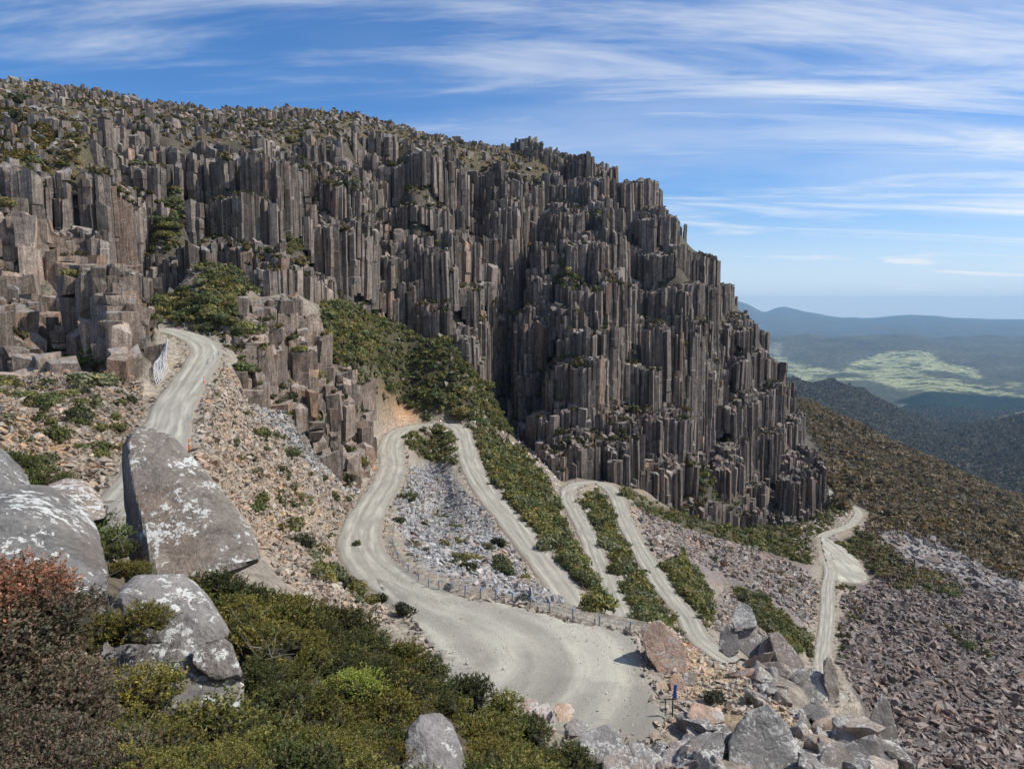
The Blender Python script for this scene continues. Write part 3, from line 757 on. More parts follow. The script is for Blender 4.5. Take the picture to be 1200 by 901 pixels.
def flat_patch(name, poly, zf, uvf, road=None, skirt=.9):
    xy = np.array([[q[0], q[1]] for q in poly]); c = xy.mean(0)
    ring = []
    n = len(xy)
    for i in range(n):                                    # smooth uneven outline
        p0, p1, p2, p3 = xy[i - 1], xy[i], xy[(i + 1) % n], xy[(i + 2) % n]
        for t in (0, .2, .4, .6, .8):
            ring.append(.5 * (2 * p1 + (p2 - p0) * t + (2 * p0 - 5 * p1 + 4 * p2 - p3) * t * t + (3 * p1 - 3 * p2 + p3 - p0) * t ** 3))
    ring = np.array(ring); m = len(ring)
    ring += .35 * np.stack([vnoise(ring[:, 0] / 2, ring[:, 1] / 2, seed=4), vnoise(ring[:, 0] / 2, ring[:, 1] / 2, seed=6)], 1)
    # a lattice clipped to the outline; outer corners pulled onto it
    h = .6; gx = np.arange(ring[:, 0].min() - h, ring[:, 0].max() + 2 * h, h); gy = np.arange(ring[:, 1].min() - h, ring[:, 1].max() + 2 * h, h)
    X, Y = np.meshgrid(gx, gy); w = len(gx); X, Y = X.ravel(), Y.ravel()
    pl = [tuple(q) for q in ring]; ins = inpoly(X, Y, pl)
    i = (np.arange(len(gy) - 1)[:, None] * w + np.arange(w - 1)[None]).ravel(); Fq = np.stack([i, i + 1, i + w + 1, i + w], 1)
    Fq = Fq[ins[Fq].sum(1) >= 1]
    use = np.zeros(len(X), bool); use[Fq.ravel()] = True
    bd = use & ~ins
    nx = ring[((X[bd, None] - ring[None, :, 0]) ** 2 + (Y[bd, None] - ring[None, :, 1]) ** 2).argmin(1)]
    X[bd], Y[bd] = nx[:, 0], nx[:, 1]
    mp = np.cumsum(use) - 1; Fq = mp[Fq]; V = np.column_stack([X, Y, np.zeros(len(X))])[use]; bd = bd[use]
    V[:, 2] = zf(V[:, 0], V[:, 1])
    inr = np.zeros(len(V), bool)
    if road is not None:
        d2 = (V[:, None, 0] - road[None, :, 0]) ** 2 + (V[:, None, 1] - road[None, :, 1]) ** 2
        kx = d2.argmin(1); dm = np.sqrt(d2.min(1)); k = sstep(7, 3.4, dm) * sstep(22, 14, np.hypot(V[:, 0] - _en[0], V[:, 1] - _en[1]))
        V[:, 2] = V[:, 2] * (1 - k) + (road[kx, 2] + .05) * k; inr = dm < 6.0
    V[bd, 2] -= np.where(dm[bd] < 2.8, .03, .24) if road is not None else .12
    UV = uvf(V)
    UV[bd & ~inr, 0] = .38
    return tag(ob(name, mesh(name, V, Fq, M['road'], True, None, UV)), kind='structure')
def pad_uv(V):
    # tyre tracks of the road carried on across the pad; loose gravel beyond them
    S, w = roads[0][1], roads[0][2]
    d2 = (V[:, None, 0] - S[None, :, 0]) ** 2 + (V[:, None, 1] - S[None, :, 1]) ** 2; k = d2.argmin(1)
    T = np.gradient(S[:, :2], axis=0); T /= np.linalg.norm(T, axis=1)[:, None]
    l = (V[:, 0] - S[k, 0]) * T[k, 1] - (V[:, 1] - S[k, 1]) * T[k, 0]
    c = np.array(on_plane(585, 772)[:2]); kk = 1 - sstep(7, 22, np.hypot(S[k, 0] - c[0], S[k, 1] - c[1]))
    u = l / (w[k] + kk * 3.6) * (1 - .28 * kk)
    dist = np.concatenate([[0], np.cumsum(np.linalg.norm(np.diff(S, axis=0), axis=1))])
    a = np.abs(u)
    return np.column_stack([np.where(a < .62, u, .62 - .24 * sstep(.62, 1.1, a)) , dist[k]])
flat_patch('gravel_parking_pad', PAD, lambda x, y: padz(x, y) - .02 + .05 * vnoise(x / 3, y / 3, seed=8),
           pad_uv, road=roads[0][1])
flat_patch('gravel_turnout', CP3, lambda x, y: PL[0] * x + PL[1] * y + PL[2] - .05,
           lambda V: np.column_stack([.3 + .3 * np.sin(V[:, 0] * .7), V[:, 1]]), skirt=.6)

# ------------------------------------------------------------------ the columned cliff
def column_mesh(x, y, zb, zt, r, near, tilt, rs):
    n = int(rs.choice([4, 4, 5])) if near else int(rs.integers(4, 7)); a0 = .62 + rs.normal(0, .16) if near else rs.uniform(0, 6.28)
    ang = a0 + (np.arange(n) + rs.uniform(-.33, .33, n) * (.5 if near else 1)) * 2 * math.pi / n
    rad = r * rs.uniform(.78, 1.24, n) * (1.06 if near else 1.02)
    shape = np.stack([np.cos(ang) * rad, np.sin(ang) * rad], 1)
    hgt = zt - zb
    seg = min(7, max(1, int(hgt / (rs.uniform(1.6, 4.0) if near else rs.uniform(2.2, 6)))))
    cuts = np.sort(rs.uniform(.05, .97, seg - 1)) if seg > 1 else np.array([])
    lev = [(0, 1., 0, 0)]
    sc, ox, oy = 1.0, 0., 0.
    j = .42 if near else .24
    for c in cuts:
        g = rs.uniform(.004, .02)
        lev.append((c, sc, ox, oy))
        sc = sc * rs.uniform(.86, 1.05); sc = min(max(sc, .66), 1.08); ox += rs.normal() * j * r * .6; oy += rs.normal() * j * r * .6
        lev.append((min(c + g, .985), sc, ox, oy))
    lev.append((1.0, sc * rs.uniform(.9, 1), ox, oy))
    V, T = [], []
    side = rs.uniform(.78, 1.22, n) if not near else rs.uniform(.92, 1.08, n); tt = 1.0
    for li, (c, s, dx, dy) in enumerate(lev):
        if li % 2 == 0: tt = rs.uniform(.70, 1.30)
        T.append(side * tt)
        z = np.full(n, zb + hgt * c)
        if c == 1.0: z = z + rs.uniform(-.22, .22, n) * r + shape @ rs.normal(0, .42 if near else .30, 2)
        V.append(np.column_stack([x + shape[:, 0] * s + dx + tilt[0] * hgt * c, y + shape[:, 1] * s + dy + tilt[1] * hgt * c, z]))
    top = V[-1].mean(0) + [0, 0, rs.uniform(-.05, .12) * r]
    L = len(lev)
    V = np.concatenate(V + [top[None]]); T[-1] = T[-1] * rs.uniform(.9, 1.4); T = np.concatenate(T + [[T[-1].mean() * 1.15]])
    i = np.arange(n); jn = (i + 1) % n
    Fq = np.concatenate([np.stack([k * n + i, k * n + jn, (k + 1) * n + jn, (k + 1) * n + i], 1) for k in range(L - 1)])
    Ft = np.stack([(L - 1) * n + i, (L - 1) * n + jn, np.full(n, L * n)], 1)
    return V, Fq, Ft, T
def block_stack(x, y, zb, zt, r, rs):
    Vs, Fs, Ts, n0 = [], [], [], 0
    z = zt; a0 = .62 + rs.normal(0, .10); ox = oy = 0.
    box = np.array([[i, j, k] for i in (-1, 1) for j in (-1, 1) for k in (-1, 1)], float)
    while z > zb and len(Ts) < 11:
        hgt = rs.uniform(.8, 3.0) if rs.uniform() < .30 else rs.uniform(3, 8)
        p = box * [r * rs.uniform(.75, 1.35), r * rs.uniform(.7, 1.2), hgt * .54] * rs.uniform(.58, 1.12, (8, 3))
        if rs.uniform() < .6: p = np.concatenate([p, p[rs.integers(0, 8, 3)] * rs.uniform(.5, 1.2, (3, 3))])
        a = a0 + rs.normal(0, .22); c, sn = math.cos(a), math.sin(a)
        p = p @ np.array([[c, sn, 0], [-sn, c, 0], [0, 0, 1]])
        p[:, 2] += p[:, 0] * rs.normal(0, .10) + p[:, 1] * rs.normal(0, .10)
        V, F = hull(p + [x + ox, y + oy, z - hgt * .5])
        Vs.append(V); Fs.append(F + n0); n0 += len(V); Ts.append(np.full(len(V), rs.uniform(.72, 1.30)))
        z -= hgt; ox = rs.normal(0, .20) * r; oy = rs.normal(0, .20) * r - .05 * r
    return np.concatenate(Vs), np.zeros((0, 4), int), np.concatenate(Fs), np.concatenate(Ts)
def zone_columns(polys, spacing, ymin, ymax, quant, near, seed, hole=0., minroad=2.5):
    rs = np.random.default_rng(seed)
    x0, x1 = -240, 190
    gx = np.arange(x0, x1, spacing); gy = np.arange(ymin, ymax, spacing * .866)
    X, Y = np.meshgrid(gx, gy); X = X + (np.arange(len(gy)) % 2)[:, None] * spacing / 2
    X = (X + rs.normal(0, .17 * spacing, X.shape)).ravel(); Y = (Y + rs.normal(0, .17 * spacing, Y.shape)).ravel()
    k = np.abs(X / Y) < 1.0; X, Y = X[k], Y[k]
    z = grid_lookup(Z1, X, Y); px, py = proj(X, Y, z)
    inn = np.zeros(len(X), bool)
    for q in polys: inn |= inpoly(px, py, q)
    inn &= (grid_lookup(ROADD, X, Y) > minroad + spacing * .6) & (px > -50)
    X, Y, z, px, py = X[inn], Y[inn], z[inn], px[inn], py[inn]
    if not len(X): return []
    def cell(cx, cy, sd, jit):
        r2 = np.random.default_rng(sd)
        sx, sy = np.meshgrid(np.arange(X.min() - cx, X.max() + cx, cx), np.arange(Y.min() - cy, Y.max() + cy, cy))
        sx = (sx + r2.uniform(-.45, .45, sx.shape) * cx).ravel(); sy = np.maximum((sy + r2.uniform(-.45, .45, sy.shape) * cy).ravel(), 30)
        out = np.empty(len(X), int)
        for s in range(0, len(X), 3000):
            out[s:s + 3000] = (((X[s:s + 3000, None] - sx) / cx) ** 2 + ((Y[s:s + 3000, None] - sy) / cy) ** 2).argmin(1)
        hz = grid_lookup(Z1, sx, sy) + r2.normal(0, jit, len(sx))
        return hz[out], out, r2
    hb, ib, r2 = cell(spacing * (4.2 if near else 8.0), spacing * (3.2 if near else 7.2), seed + 1, 3.2)
    hm, im, _ = cell(spacing * 2.6, spacing * 2.4, seed + 2, 1.8)
    tl = np.random.default_rng(seed + 3).normal(0, .02, (ib.max() + 1, 2))
    wq = quant * sstep(-60, 0, 0 * z + 1)
    r5 = np.random.default_rng(seed + 5); drop = np.where(r5.uniform(size=im.max() + 1) < .22, r5.uniform(1, 7, im.max() + 1), 0)[im]; mtone = r5.normal(1, .15, im.max() + 1)[im]
    zt = hb * .68 * wq + hm * .22 * wq + z * (1 - .90 * wq) - drop
    brk = sstep(.16, .5, fbm(X / 22, Y / 22, octv=3, seed=seed + 9))
    zt = zt * (1 - brk * .75) + hm * brk * .75 + rs.normal(0, .28, len(X)) - np.where(rs.uniform(size=len(X)) < .09, rs.uniform(.5, 4, len(X)), 0)
    zt = zt - 3.0 * sstep(760, 840, px) * (not near)
    if not near:                                  # the wall drops in bold steps, boldest at the end of the spur
        o_ = 9 * fbm(X / 30, Y / 30, octv=2, seed=41); q_ = np.floor((zt + o_) / 15) * 15 + 8 - o_
        kq_ = .30 * sstep(160, 215, py) * (px < 690) + .66 * sstep(650, 740, px); zt = zt * (1 - kq_) + q_ * kq_
    stp = np.random.default_rng(64).uniform(-3, 1.5, 80); zt = zt + sstep(255, 280, Y) * stp[np.clip(((X + 230 + .25 * Y) / 10.5).astype(int), 0, 79)] * ~inpoly(px, py, HEATH)
    zt = np.clip(zt, z - 12, z + 13)
    zb = np.minimum(grid_lookup(Z1, X, np.maximum(Y - spacing * 3.2, 30)), np.minimum(z, zt)) - 5
    zb = np.maximum(zb, zt - 40)
    tone = mtone * rs.normal(1, .10, len(X)) * np.random.default_rng(seed + 4).normal(1, .10, ib.max() + 1)[ib]
    tone = np.clip(tone, .5, 1.5)
    keepm = rs.uniform(0, 1, len(X)) > hole
    vmk = veg_mask(px, py)
    out = []
    for i in np.flatnonzero(keepm):
        if vmk[i] and rs.uniform() < .82: continue
        r = spacing * (.68 if near else .61) * float(np.exp(rs.normal(0, .25))) * (1.55 if (not near and rs.uniform() < .13) else 1.0)
        out.append(dict(x=X[i], y=Y[i], zb=zb[i], zt=zt[i], r=r, near=near, tilt=tl[ib[i]], tone=tone[i], warm=rs.normal(), px=px[i], py=py[i]))
    return out
cols = []
rs_ = np.random.default_rng(77)
call = zone_columns([CLIFF], 1.42, 128, 345, 1.0, False, 100)
for c in call:
    if inpoly(np.array([c['px']]), np.array([c['py']]), HEATH)[0]:
        if rs_.uniform() < .87: continue
        c['zt'] = min(c['zt'], float(grid_lookup(Z1, np.array([c['x']]), np.array([c['y']]))[0]) + rs_.uniform(-1.2, 1.3))
    cols.append(c)
cols += zone_columns([CLIFF], 1.9, 84, 129, .95, True, 200)
cols += zone_columns([OUTCROP], 1.6, 95, 152, .95, True, 300, minroad=1.0)
cols += zone_columns([OUTLEFT], 1.75, 70, 112, .9, True, 400, minroad=1.0)
def in_frame(px, py, m=0): return (px > -m) & (px < 1200 + m) & (py > -m) & (py < 901 + m)
for c in cols:
    vis = in_frame(c['px'], c['py'], -3)
    c['score'] = (c['r'] * min(c['zt'] - c['zb'] - 5, 20) / c['y'] ** 2) if vis else -1
cols.sort(key=lambda c: -c['score'])
cliff = tag(ob('cliff', None), 'tall dark dolerite cliff of upright stone columns above the hairpin road', None, None, 'structure')
cliff.location = (0, 0, 0)
def col_color(c):
    t = np.array([.146, .120, .100]) * min(max(c['tone'], .55), 1.5)
    if c['warm'] > 1.5: t = t * [1.15, .98, .86]
    if c['near']: t = t * [1.45, 1.38, 1.30]
    return t
big = MB(); bigc = []
rs_ = np.random.default_rng(5)
for i, c in enumerate(cols):
    V, Fq, Ft, T = block_stack(c['x'], c['y'], c['zb'], c['zt'], c['r'], rs_) if c['near'] else column_mesh(c['x'], c['y'], c['zb'], c['zt'], c['r'], c['near'], c['tilt'], rs_)
    cc = col_color(c)[None] * T[:, None]
    if i < 300:
        o = np.array([c['x'], c['y'], c['zb']])
        ob('rock_column', mesh('rock_column', V - o, [Fq, Ft], M['column'], False, cc), cliff, loc=o)
    else:
        big.add(V, Ft, Fq); bigc.append(cc)
tag(ob('columned_rock', mesh('columned_rock', np.concatenate(big.v), [np.concatenate(big.f4), np.concatenate(big.f3)], M['column'], False, np.concatenate(bigc)), cliff), kind='stuff')
print('columns', len(cols))

# ------------------------------------------------------------------ scatter helpers
WA = YY ** 2
def sample(polys, n, margin=1.0, seed=0, exclude=None, visible=True, ylim=(20, 800), screen=False):
    """n points on the mountainside inside pixel polygons read off the photograph, spread evenly over the ground."""
    rs = np.random.default_rng(seed)
    m = np.zeros(YY.shape, bool)
    for q in polys: m |= inpoly(PX, PY, q)
    m &= (ROADD > margin) & (YY > ylim[0]) & (YY < ylim[1])
    if visible: m &= VIS
    if exclude is not None: m &= ~exclude
    id_ = np.argwhere(m)
    if not len(id_): return np.zeros((0, 3))
    w = WA[m] if not screen else np.ones(len(id_)); w = w / w.sum()
    k = id_[rs.choice(len(id_), n, p=w)]
    j = np.clip(k[:, 0] + rs.uniform(-.5, .5, n), 0, NB - 1.01); i = np.clip(k[:, 1] + rs.uniform(-.5, .5, n), 0, NA - 1.01)
    y = np.exp(GB[0] + j * (GB[1] - GB[0])); x = (GA[0] + i * (GA[1] - GA[0])) * y
    return np.column_stack([x, y, H(x, y)])
def rotmats(n, rs, tiltmax):
    a = rs.uniform(0, 6.283, n); b = rs.normal(0, tiltmax, n); c = rs.normal(0, tiltmax, n)
    ca, sa, cb, sb, cc, sc = np.cos(a), np.sin(a), np.cos(b), np.sin(b), np.cos(c), np.sin(c)
    o, z = np.ones(n), np.zeros(n)
    Rz = np.stack([ca, -sa, z, sa, ca, z, z, z, o], 1).reshape(n, 3, 3)
    Rx = np.stack([o, z, z, z, cb, -sb, z, sb, cb], 1).reshape(n, 3, 3)
    Ry = np.stack([cc, z, sc, z, o, z, -sc, z, cc], 1).reshape(n, 3, 3)
    return Rx @ Ry @ Rz
def merged(protos, pts, Rm, S, C, rs):
    """One big mesh of many small copies. protos: list of (V, F, tint or None)."""
    pi = rs.integers(0, len(protos), len(pts))
    Vs, Fs, Cs, off = [], [], [], 0
    for k, pr in enumerate(protos):
        s = np.flatnonzero(pi == k)
        if not len(s): continue
        V, F = pr[0], pr[1]
        W = np.einsum('nij,nvj->nvi', Rm[s], V[None] * S[s][:, None, :]) + pts[s][:, None, :]
        Vs.append(W.reshape(-1, 3))
        Fs.append((F[None] + (np.arange(len(s)) * len(V))[:, None, None]).reshape(-1, F.shape[1]) + off)
        c = np.repeat(C[s][:, None, :], len(V), 1)
        if len(pr) > 2: c = c * pr[2][None]
        Cs.append(c.reshape(-1, 3)); off += len(s) * len(V)
    return np.concatenate(Vs), np.concatenate(Fs), np.concatenate(Cs)
def rock_protos(n, seed, dims=(1, .72, .5), npts=8):
    rs = np.random.default_rng(seed); out = []
    for _ in range(n):
        p = rs.uniform(-1, 1, (npts, 3)); p /= np.maximum(np.abs(p).max(1), .35)[:, None] * rs.uniform(1, 1.35, (npts, 1))
        out.append(hull(p * np.array(dims) * rs.uniform(.8, 1.2, 3)))
    return out
ROCKS = rock_protos(12, 4)
SLABS = rock_protos(12, 6, (1.05, .6, .42), 8)

def rock_field(name, polys, n, size, sig, colr_, label, thing_name, thing_label, group, n_things=300, seed=1, margin=1.2, tilt=.5, exclude=None, protos=None, ylim=(20, 800), colvar=.2, warm=.3, sink=.25, extra=None):
    rs = np.random.default_rng(seed)
    pts = sample(polys, n, margin, seed, exclude, ylim=ylim)
    sz = np.clip(size * np.exp(rs.normal(0, sig, n)), size * .45, size * 3.2)
    S = sz[:, None] * rs.uniform(.8, 1.25, (n, 3))
    pts[:, 2] += sz * sink * rs.uniform(-.6, 1.0, n)
    Rm = rotmats(n, rs, tilt)
    C = np.array(colr_)[None] * rs.normal(1, colvar, (n, 1)).clip(.5, 1.7)
    wmask = rs.uniform(0, 1, n) < warm
    C = np.where(wmask[:, None], C * np.array([[1.22, .98, .80]]), C)
    px, py = proj(pts[:, 0], pts[:, 1], pts[:, 2])
    score = np.where(in_frame(px, py, -4), sz / pts[:, 1], 0)
    order = np.argsort(-score)
    protos = protos or ROCKS
    top, rest = order[:n_things], order[n_things:]
    if len(rest):
        V, F, Cc = merged(protos, pts[rest], Rm[rest], S[rest], C[rest], rs)
        tag(ob(name, mesh(name, V, F, M['scree'], False, Cc)), label, None, None, 'stuff')
    if len(top):
        tints = [np.array(colr_) * f * np.array(t) for f in (.8, 1.05, 1.25) for t in ((1, 1, 1), (1.1, .99, .90))]
        ms = {}
        for q in top:
            k = (int(rs.integers(len(protos))), int(rs.choice(6, p=[.27, .27, .16, .1, .1, .1])))
            if k not in ms:
                V, F = protos[k[0]]
                ms[k] = mesh(thing_name, V, F, M['scree'], False, np.tile(tints[k[1]], (len(V), 1)))
            o = ob(thing_name, ms[k], None, pts[q], Matrix(Rm[q].tolist()).to_euler(), S[q])
            tag(o, thing_label, 'rock', group)

TALUS = [[(985,700),(1015,690),(1045,665),(1075,668),(1120,688),(1200,700),(1260,715),(1260,901),(1055,901),(1000,800),(978,770)]]
rock_field('talus_boulder_field', TALUS, 20000, .43, .6, (.235, .190, .165), 'dark purple grey talus of angular boulders below the far road', 'talus_boulder',
           'dark angular boulder lying in the purple grey talus field right of the far road', 'boulders of the talus field', 300, 31, 1.5, .6, colvar=.25, warm=.06, exclude=None, protos=SLABS, ylim=(60, 400))
PINK = [[(738,585),(790,603),(862,628),(948,672),(960,690),(955,740),(905,700),(850,672),(800,655),(770,655),(750,640)], [(820,735),(850,690),(890,735),(940,775),(905,790),(870,760)]]
rock_field('pink_scree_slope', PINK, 7500, .42, .55, (.25, .222, .198), 'pinkish grey block scree between the cliff foot and the far road', 'scree_block',
           'pinkish grey block in the scree slope left of the far road', 'blocks of the pink scree slope', 120, 32, 1.2, .5, protos=SLABS, exclude=vm, ylim=(90, 300))
rock_field('pale_boulder_band', [[(1030,600),(1100,640),(1200,690),(1240,710),(1200,712),(1120,690),(1060,668),(1020,640)]], 1200, .9, .4, (.20, .185, .175), 'pale grey boulder band at the lower edge of the bushland', 'band_boulder',
           'pale grey boulder at the lower edge of the brown bushland', 'boulders below the bushland', 60, 33, 1.5, .5, ylim=(150, 420))
GREY = [[(458,552),(515,540),(535,565),(560,592),(605,640),(650,690),(660,708),(600,700),(520,672),(485,655),(468,628)]]
rock_field('grey_gravel_scree', GREY, 9000, .21, .6, (.36, .355, .35), 'pale grey scree spilling between the two arms of the hairpin', 'scree_stone',
           'pale grey stone in the scree inside the main hairpin', 'stones of the pale scree', 150, 34, .8, .5, warm=.15, ylim=(50, 200))
TAN = [[(232,448),(262,425),(300,475),(330,505),(385,560),(432,590),(420,620),(412,650),(425,690),(462,728),(440,735),(380,710),(330,680),(290,610),(230,540)]]
rock_field('tan_rock_scree', TAN, 16000, .17, .65, (.31, .262, .208), 'pinkish tan rock scree sloping down from the upper road', 'scree_rubble',
           'angular tan rock in the scree below the upper road', 'rocks of the tan scree', 300, 35, .8, .5, warm=.2, ylim=(45, 140))
rock_field('grey_chute_scree', [[(262,440),(300,468),(340,482),(400,560),(435,588),(385,566),(330,512),(298,482)]], 2600, .26, .45, (.30, .295, .285), 'grey scree chute below the blocky outcrop', 'chute_stone', 'grey stone in the narrow scree chute below the blocky outcrop', 'stones of the grey chute', 60, 41, .8, .5, warm=.1, ylim=(70, 140))
LEFT = [[(0,440),(30,436),(160,440),(170,478),(215,470),(160,560),(130,610),(90,600),(0,530)]]
rock_field('left_slope_rubble', LEFT, 8000, .17, .65, (.31, .258, .20), 'tan and grey rubble slope above the upper road', 'slope_rock',
           'tan rock on the rubble slope left of the upper road', 'rocks of the left rubble slope', 200, 36, .7, .5, warm=.35, ylim=(25, 105))
BETW = [[(548,470),(620,520),(665,580),(650,600),(600,560),(560,530)], [(545,520),(650,590),(700,690),(640,640),(570,570)], [(680,585),(712,580),(740,650),(820,745),(760,720),(690,640)],
        [(500,480),(545,490),(540,540),(500,540)], [(930,600),(1000,600),(960,660),(930,650)]]
rock_field('hairpin_slope_rubble', BETW, 4500, .34, .5, (.40, .36, .32), 'pale rubble on the slopes between the hairpin arms', 'pale_rock',
           'pale rock among bushes between the hairpin arms', 'pale rocks between the bends', 120, 37, .7, .5, ylim=(80, 300))
UPS = [[(55,150),(140,160),(150,320),(60,300)], [(0,95),(120,112),(300,132),(430,140),(560,175),(640,200),(640,215),(520,195),(440,175),(330,172),(250,168),(100,165),(60,230),(0,190)], [(140,180),(300,180),(480,200),(500,330),(380,340),(300,400),(170,380)], [(640,300),(740,340),(760,400),(690,440),(640,380)], [(470,345),(600,480),(560,500),(440,440)]]
rock_field('ledge_rubble', UPS, 6500, .55, .6, (.185, .168, .15), 'broken blocks lying on the heath slope and ledges of the cliff', 'ledge_block',
           'broken grey block on the heath slope above the columns', 'blocks on the cliff ledges', 150, 38, 2.0, .5, ylim=(90, 340), sink=.5)

# windrow of loose stones along every road edge
def road_edge_rocks():
    rs = np.random.default_rng(61); pts = []
    for nme, S, w in roads:
        T = np.gradient(S[:, :2], axis=0); T /= np.linalg.norm(T, axis=1)[:, None]
        N = np.stack([T[:, 1], -T[:, 0]], 1)
        m = int(len(S) * 3.2); wv = np.full(len(S), 1.0) * w
        i = rs.integers(0, len(S), m); sd = rs.choice([-1, 1], m); d = wv[i] + np.abs(rs.normal(.15, .45, m)) + .1
        x = S[i, 0] + N[i, 0] * sd * d; y = S[i, 1] + N[i, 1] * sd * d
        ok = (polydist(x, y, PAD) > .5)
        pts.append(np.column_stack([x, y, H(x, y)])[ok])
    rg = np.array([[q[0], q[1]] for q in PAD]); m = 700; i = rs.integers(0, len(rg), m); t = rs.uniform(size=(m, 1))
    e = rg[i] * (1 - t) + rg[(i + 1) % len(rg)] * t + rs.normal(0, .45, (m, 2))
    dr = np.sqrt(((e[:, None] - roads[0][1][None, ::3, :2]) ** 2).sum(-1)).min(1); e = e[(dr > 3.2) & (polydist(e[:, 0], e[:, 1], PAD) > -.5)]
    pts.append(np.column_stack([e[:, 0], e[:, 1], H(e[:, 0], e[:, 1])]))
    pts = np.concatenate(pts); n = len(pts)
    sz = .16 * np.exp(rs.normal(0, .5, n)); pts[:, 2] += sz * .3 + .1
    C = np.array([[.36, .30, .24]]) * rs.normal(1, .2, (n, 1)).clip(.5, 1.6)
    V, F, Cc = merged(ROCKS, pts, rotmats(n, rs, .5), sz[:, None] * rs.uniform(.8, 1.2, (n, 3)), C, rs)
    tag(ob('roadside_rubble', mesh('roadside_rubble', V, F, M['scree'], False, Cc)), 'loose tan stones graded to the edges of the gravel road', None, None, 'stuff')
road_edge_rocks()

# ------------------------------------------------------------------ bushes
def bush_proto(seed, nleaf=110, size=.34, core=True, squash=.72, lumps=5, spread=.62):
    """A lumpy crown of small leaf faces round a darker solid core, about 1 m in radius."""
    rs = np.random.default_rng(seed)
    lc = rs.normal(0, 1, (lumps, 3)); lc /= np.linalg.norm(lc, axis=1)[:, None]; lc *= rs.uniform(.25, spread, (lumps, 1)); lc[:, 2] = np.abs(lc[:, 2]) * .9
    lr = rs.uniform(.36, .58, lumps)
    d = rs.normal(0, 1, (nleaf, 3)); d /= np.linalg.norm(d, axis=1)[:, None]; d[:, 2] = np.where(d[:, 2] < -.3, -d[:, 2], d[:, 2])
    k = rs.integers(0, lumps, nleaf)
    c = lc[k] + d * (lr[k] * rs.uniform(.78, 1.12, nleaf))[:, None]
    c[:, 2] = c[:, 2] * squash + .18
    nrm = d + rs.normal(0, .55, (nleaf, 3)); nrm /= np.linalg.norm(nrm, axis=1)[:, None]
    t = np.cross(nrm, rs.normal(0, 1, (nleaf, 3))); t /= np.linalg.norm(t, axis=1)[:, None]; b = np.cross(nrm, t)
    s = size * rs.uniform(.55, 1.25, nleaf)[:, None]
    V = np.stack([c - t * s * .5 - b * s * .25, c + t * s * .5 - b * s * .2, c + b * s * .6 + nrm * s * .15], 1).reshape(-1, 3)
    F = np.arange(len(V)).reshape(-1, 3)
    tint = np.repeat(rs.uniform(.7, 1.35, (nleaf, 1)) * np.where(rs.uniform(size=(nleaf, 1)) < .2, [[1.3, 1.15, .8]], [[1, 1, 1]]), 3, 0)
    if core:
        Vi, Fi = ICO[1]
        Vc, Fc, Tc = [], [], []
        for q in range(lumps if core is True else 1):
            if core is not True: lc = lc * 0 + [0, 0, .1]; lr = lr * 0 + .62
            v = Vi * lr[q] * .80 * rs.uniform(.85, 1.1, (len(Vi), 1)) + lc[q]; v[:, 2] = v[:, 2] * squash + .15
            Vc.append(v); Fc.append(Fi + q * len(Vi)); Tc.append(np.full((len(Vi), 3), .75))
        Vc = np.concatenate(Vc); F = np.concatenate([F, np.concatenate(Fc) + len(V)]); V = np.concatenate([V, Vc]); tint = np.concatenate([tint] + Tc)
    return V, F, tint
BUSH = [bush_proto(900 + i, 50, .35, 1, .75, 3) for i in range(10)]
BUSHF = [bush_proto(950 + i, 330, .19, True, .78, 5) for i in range(8)]
GREENS = np.array([(.060, .070, .028), (.078, .080, .030), (.046, .056, .026), (.095, .088, .036), (.070, .076, .044)])
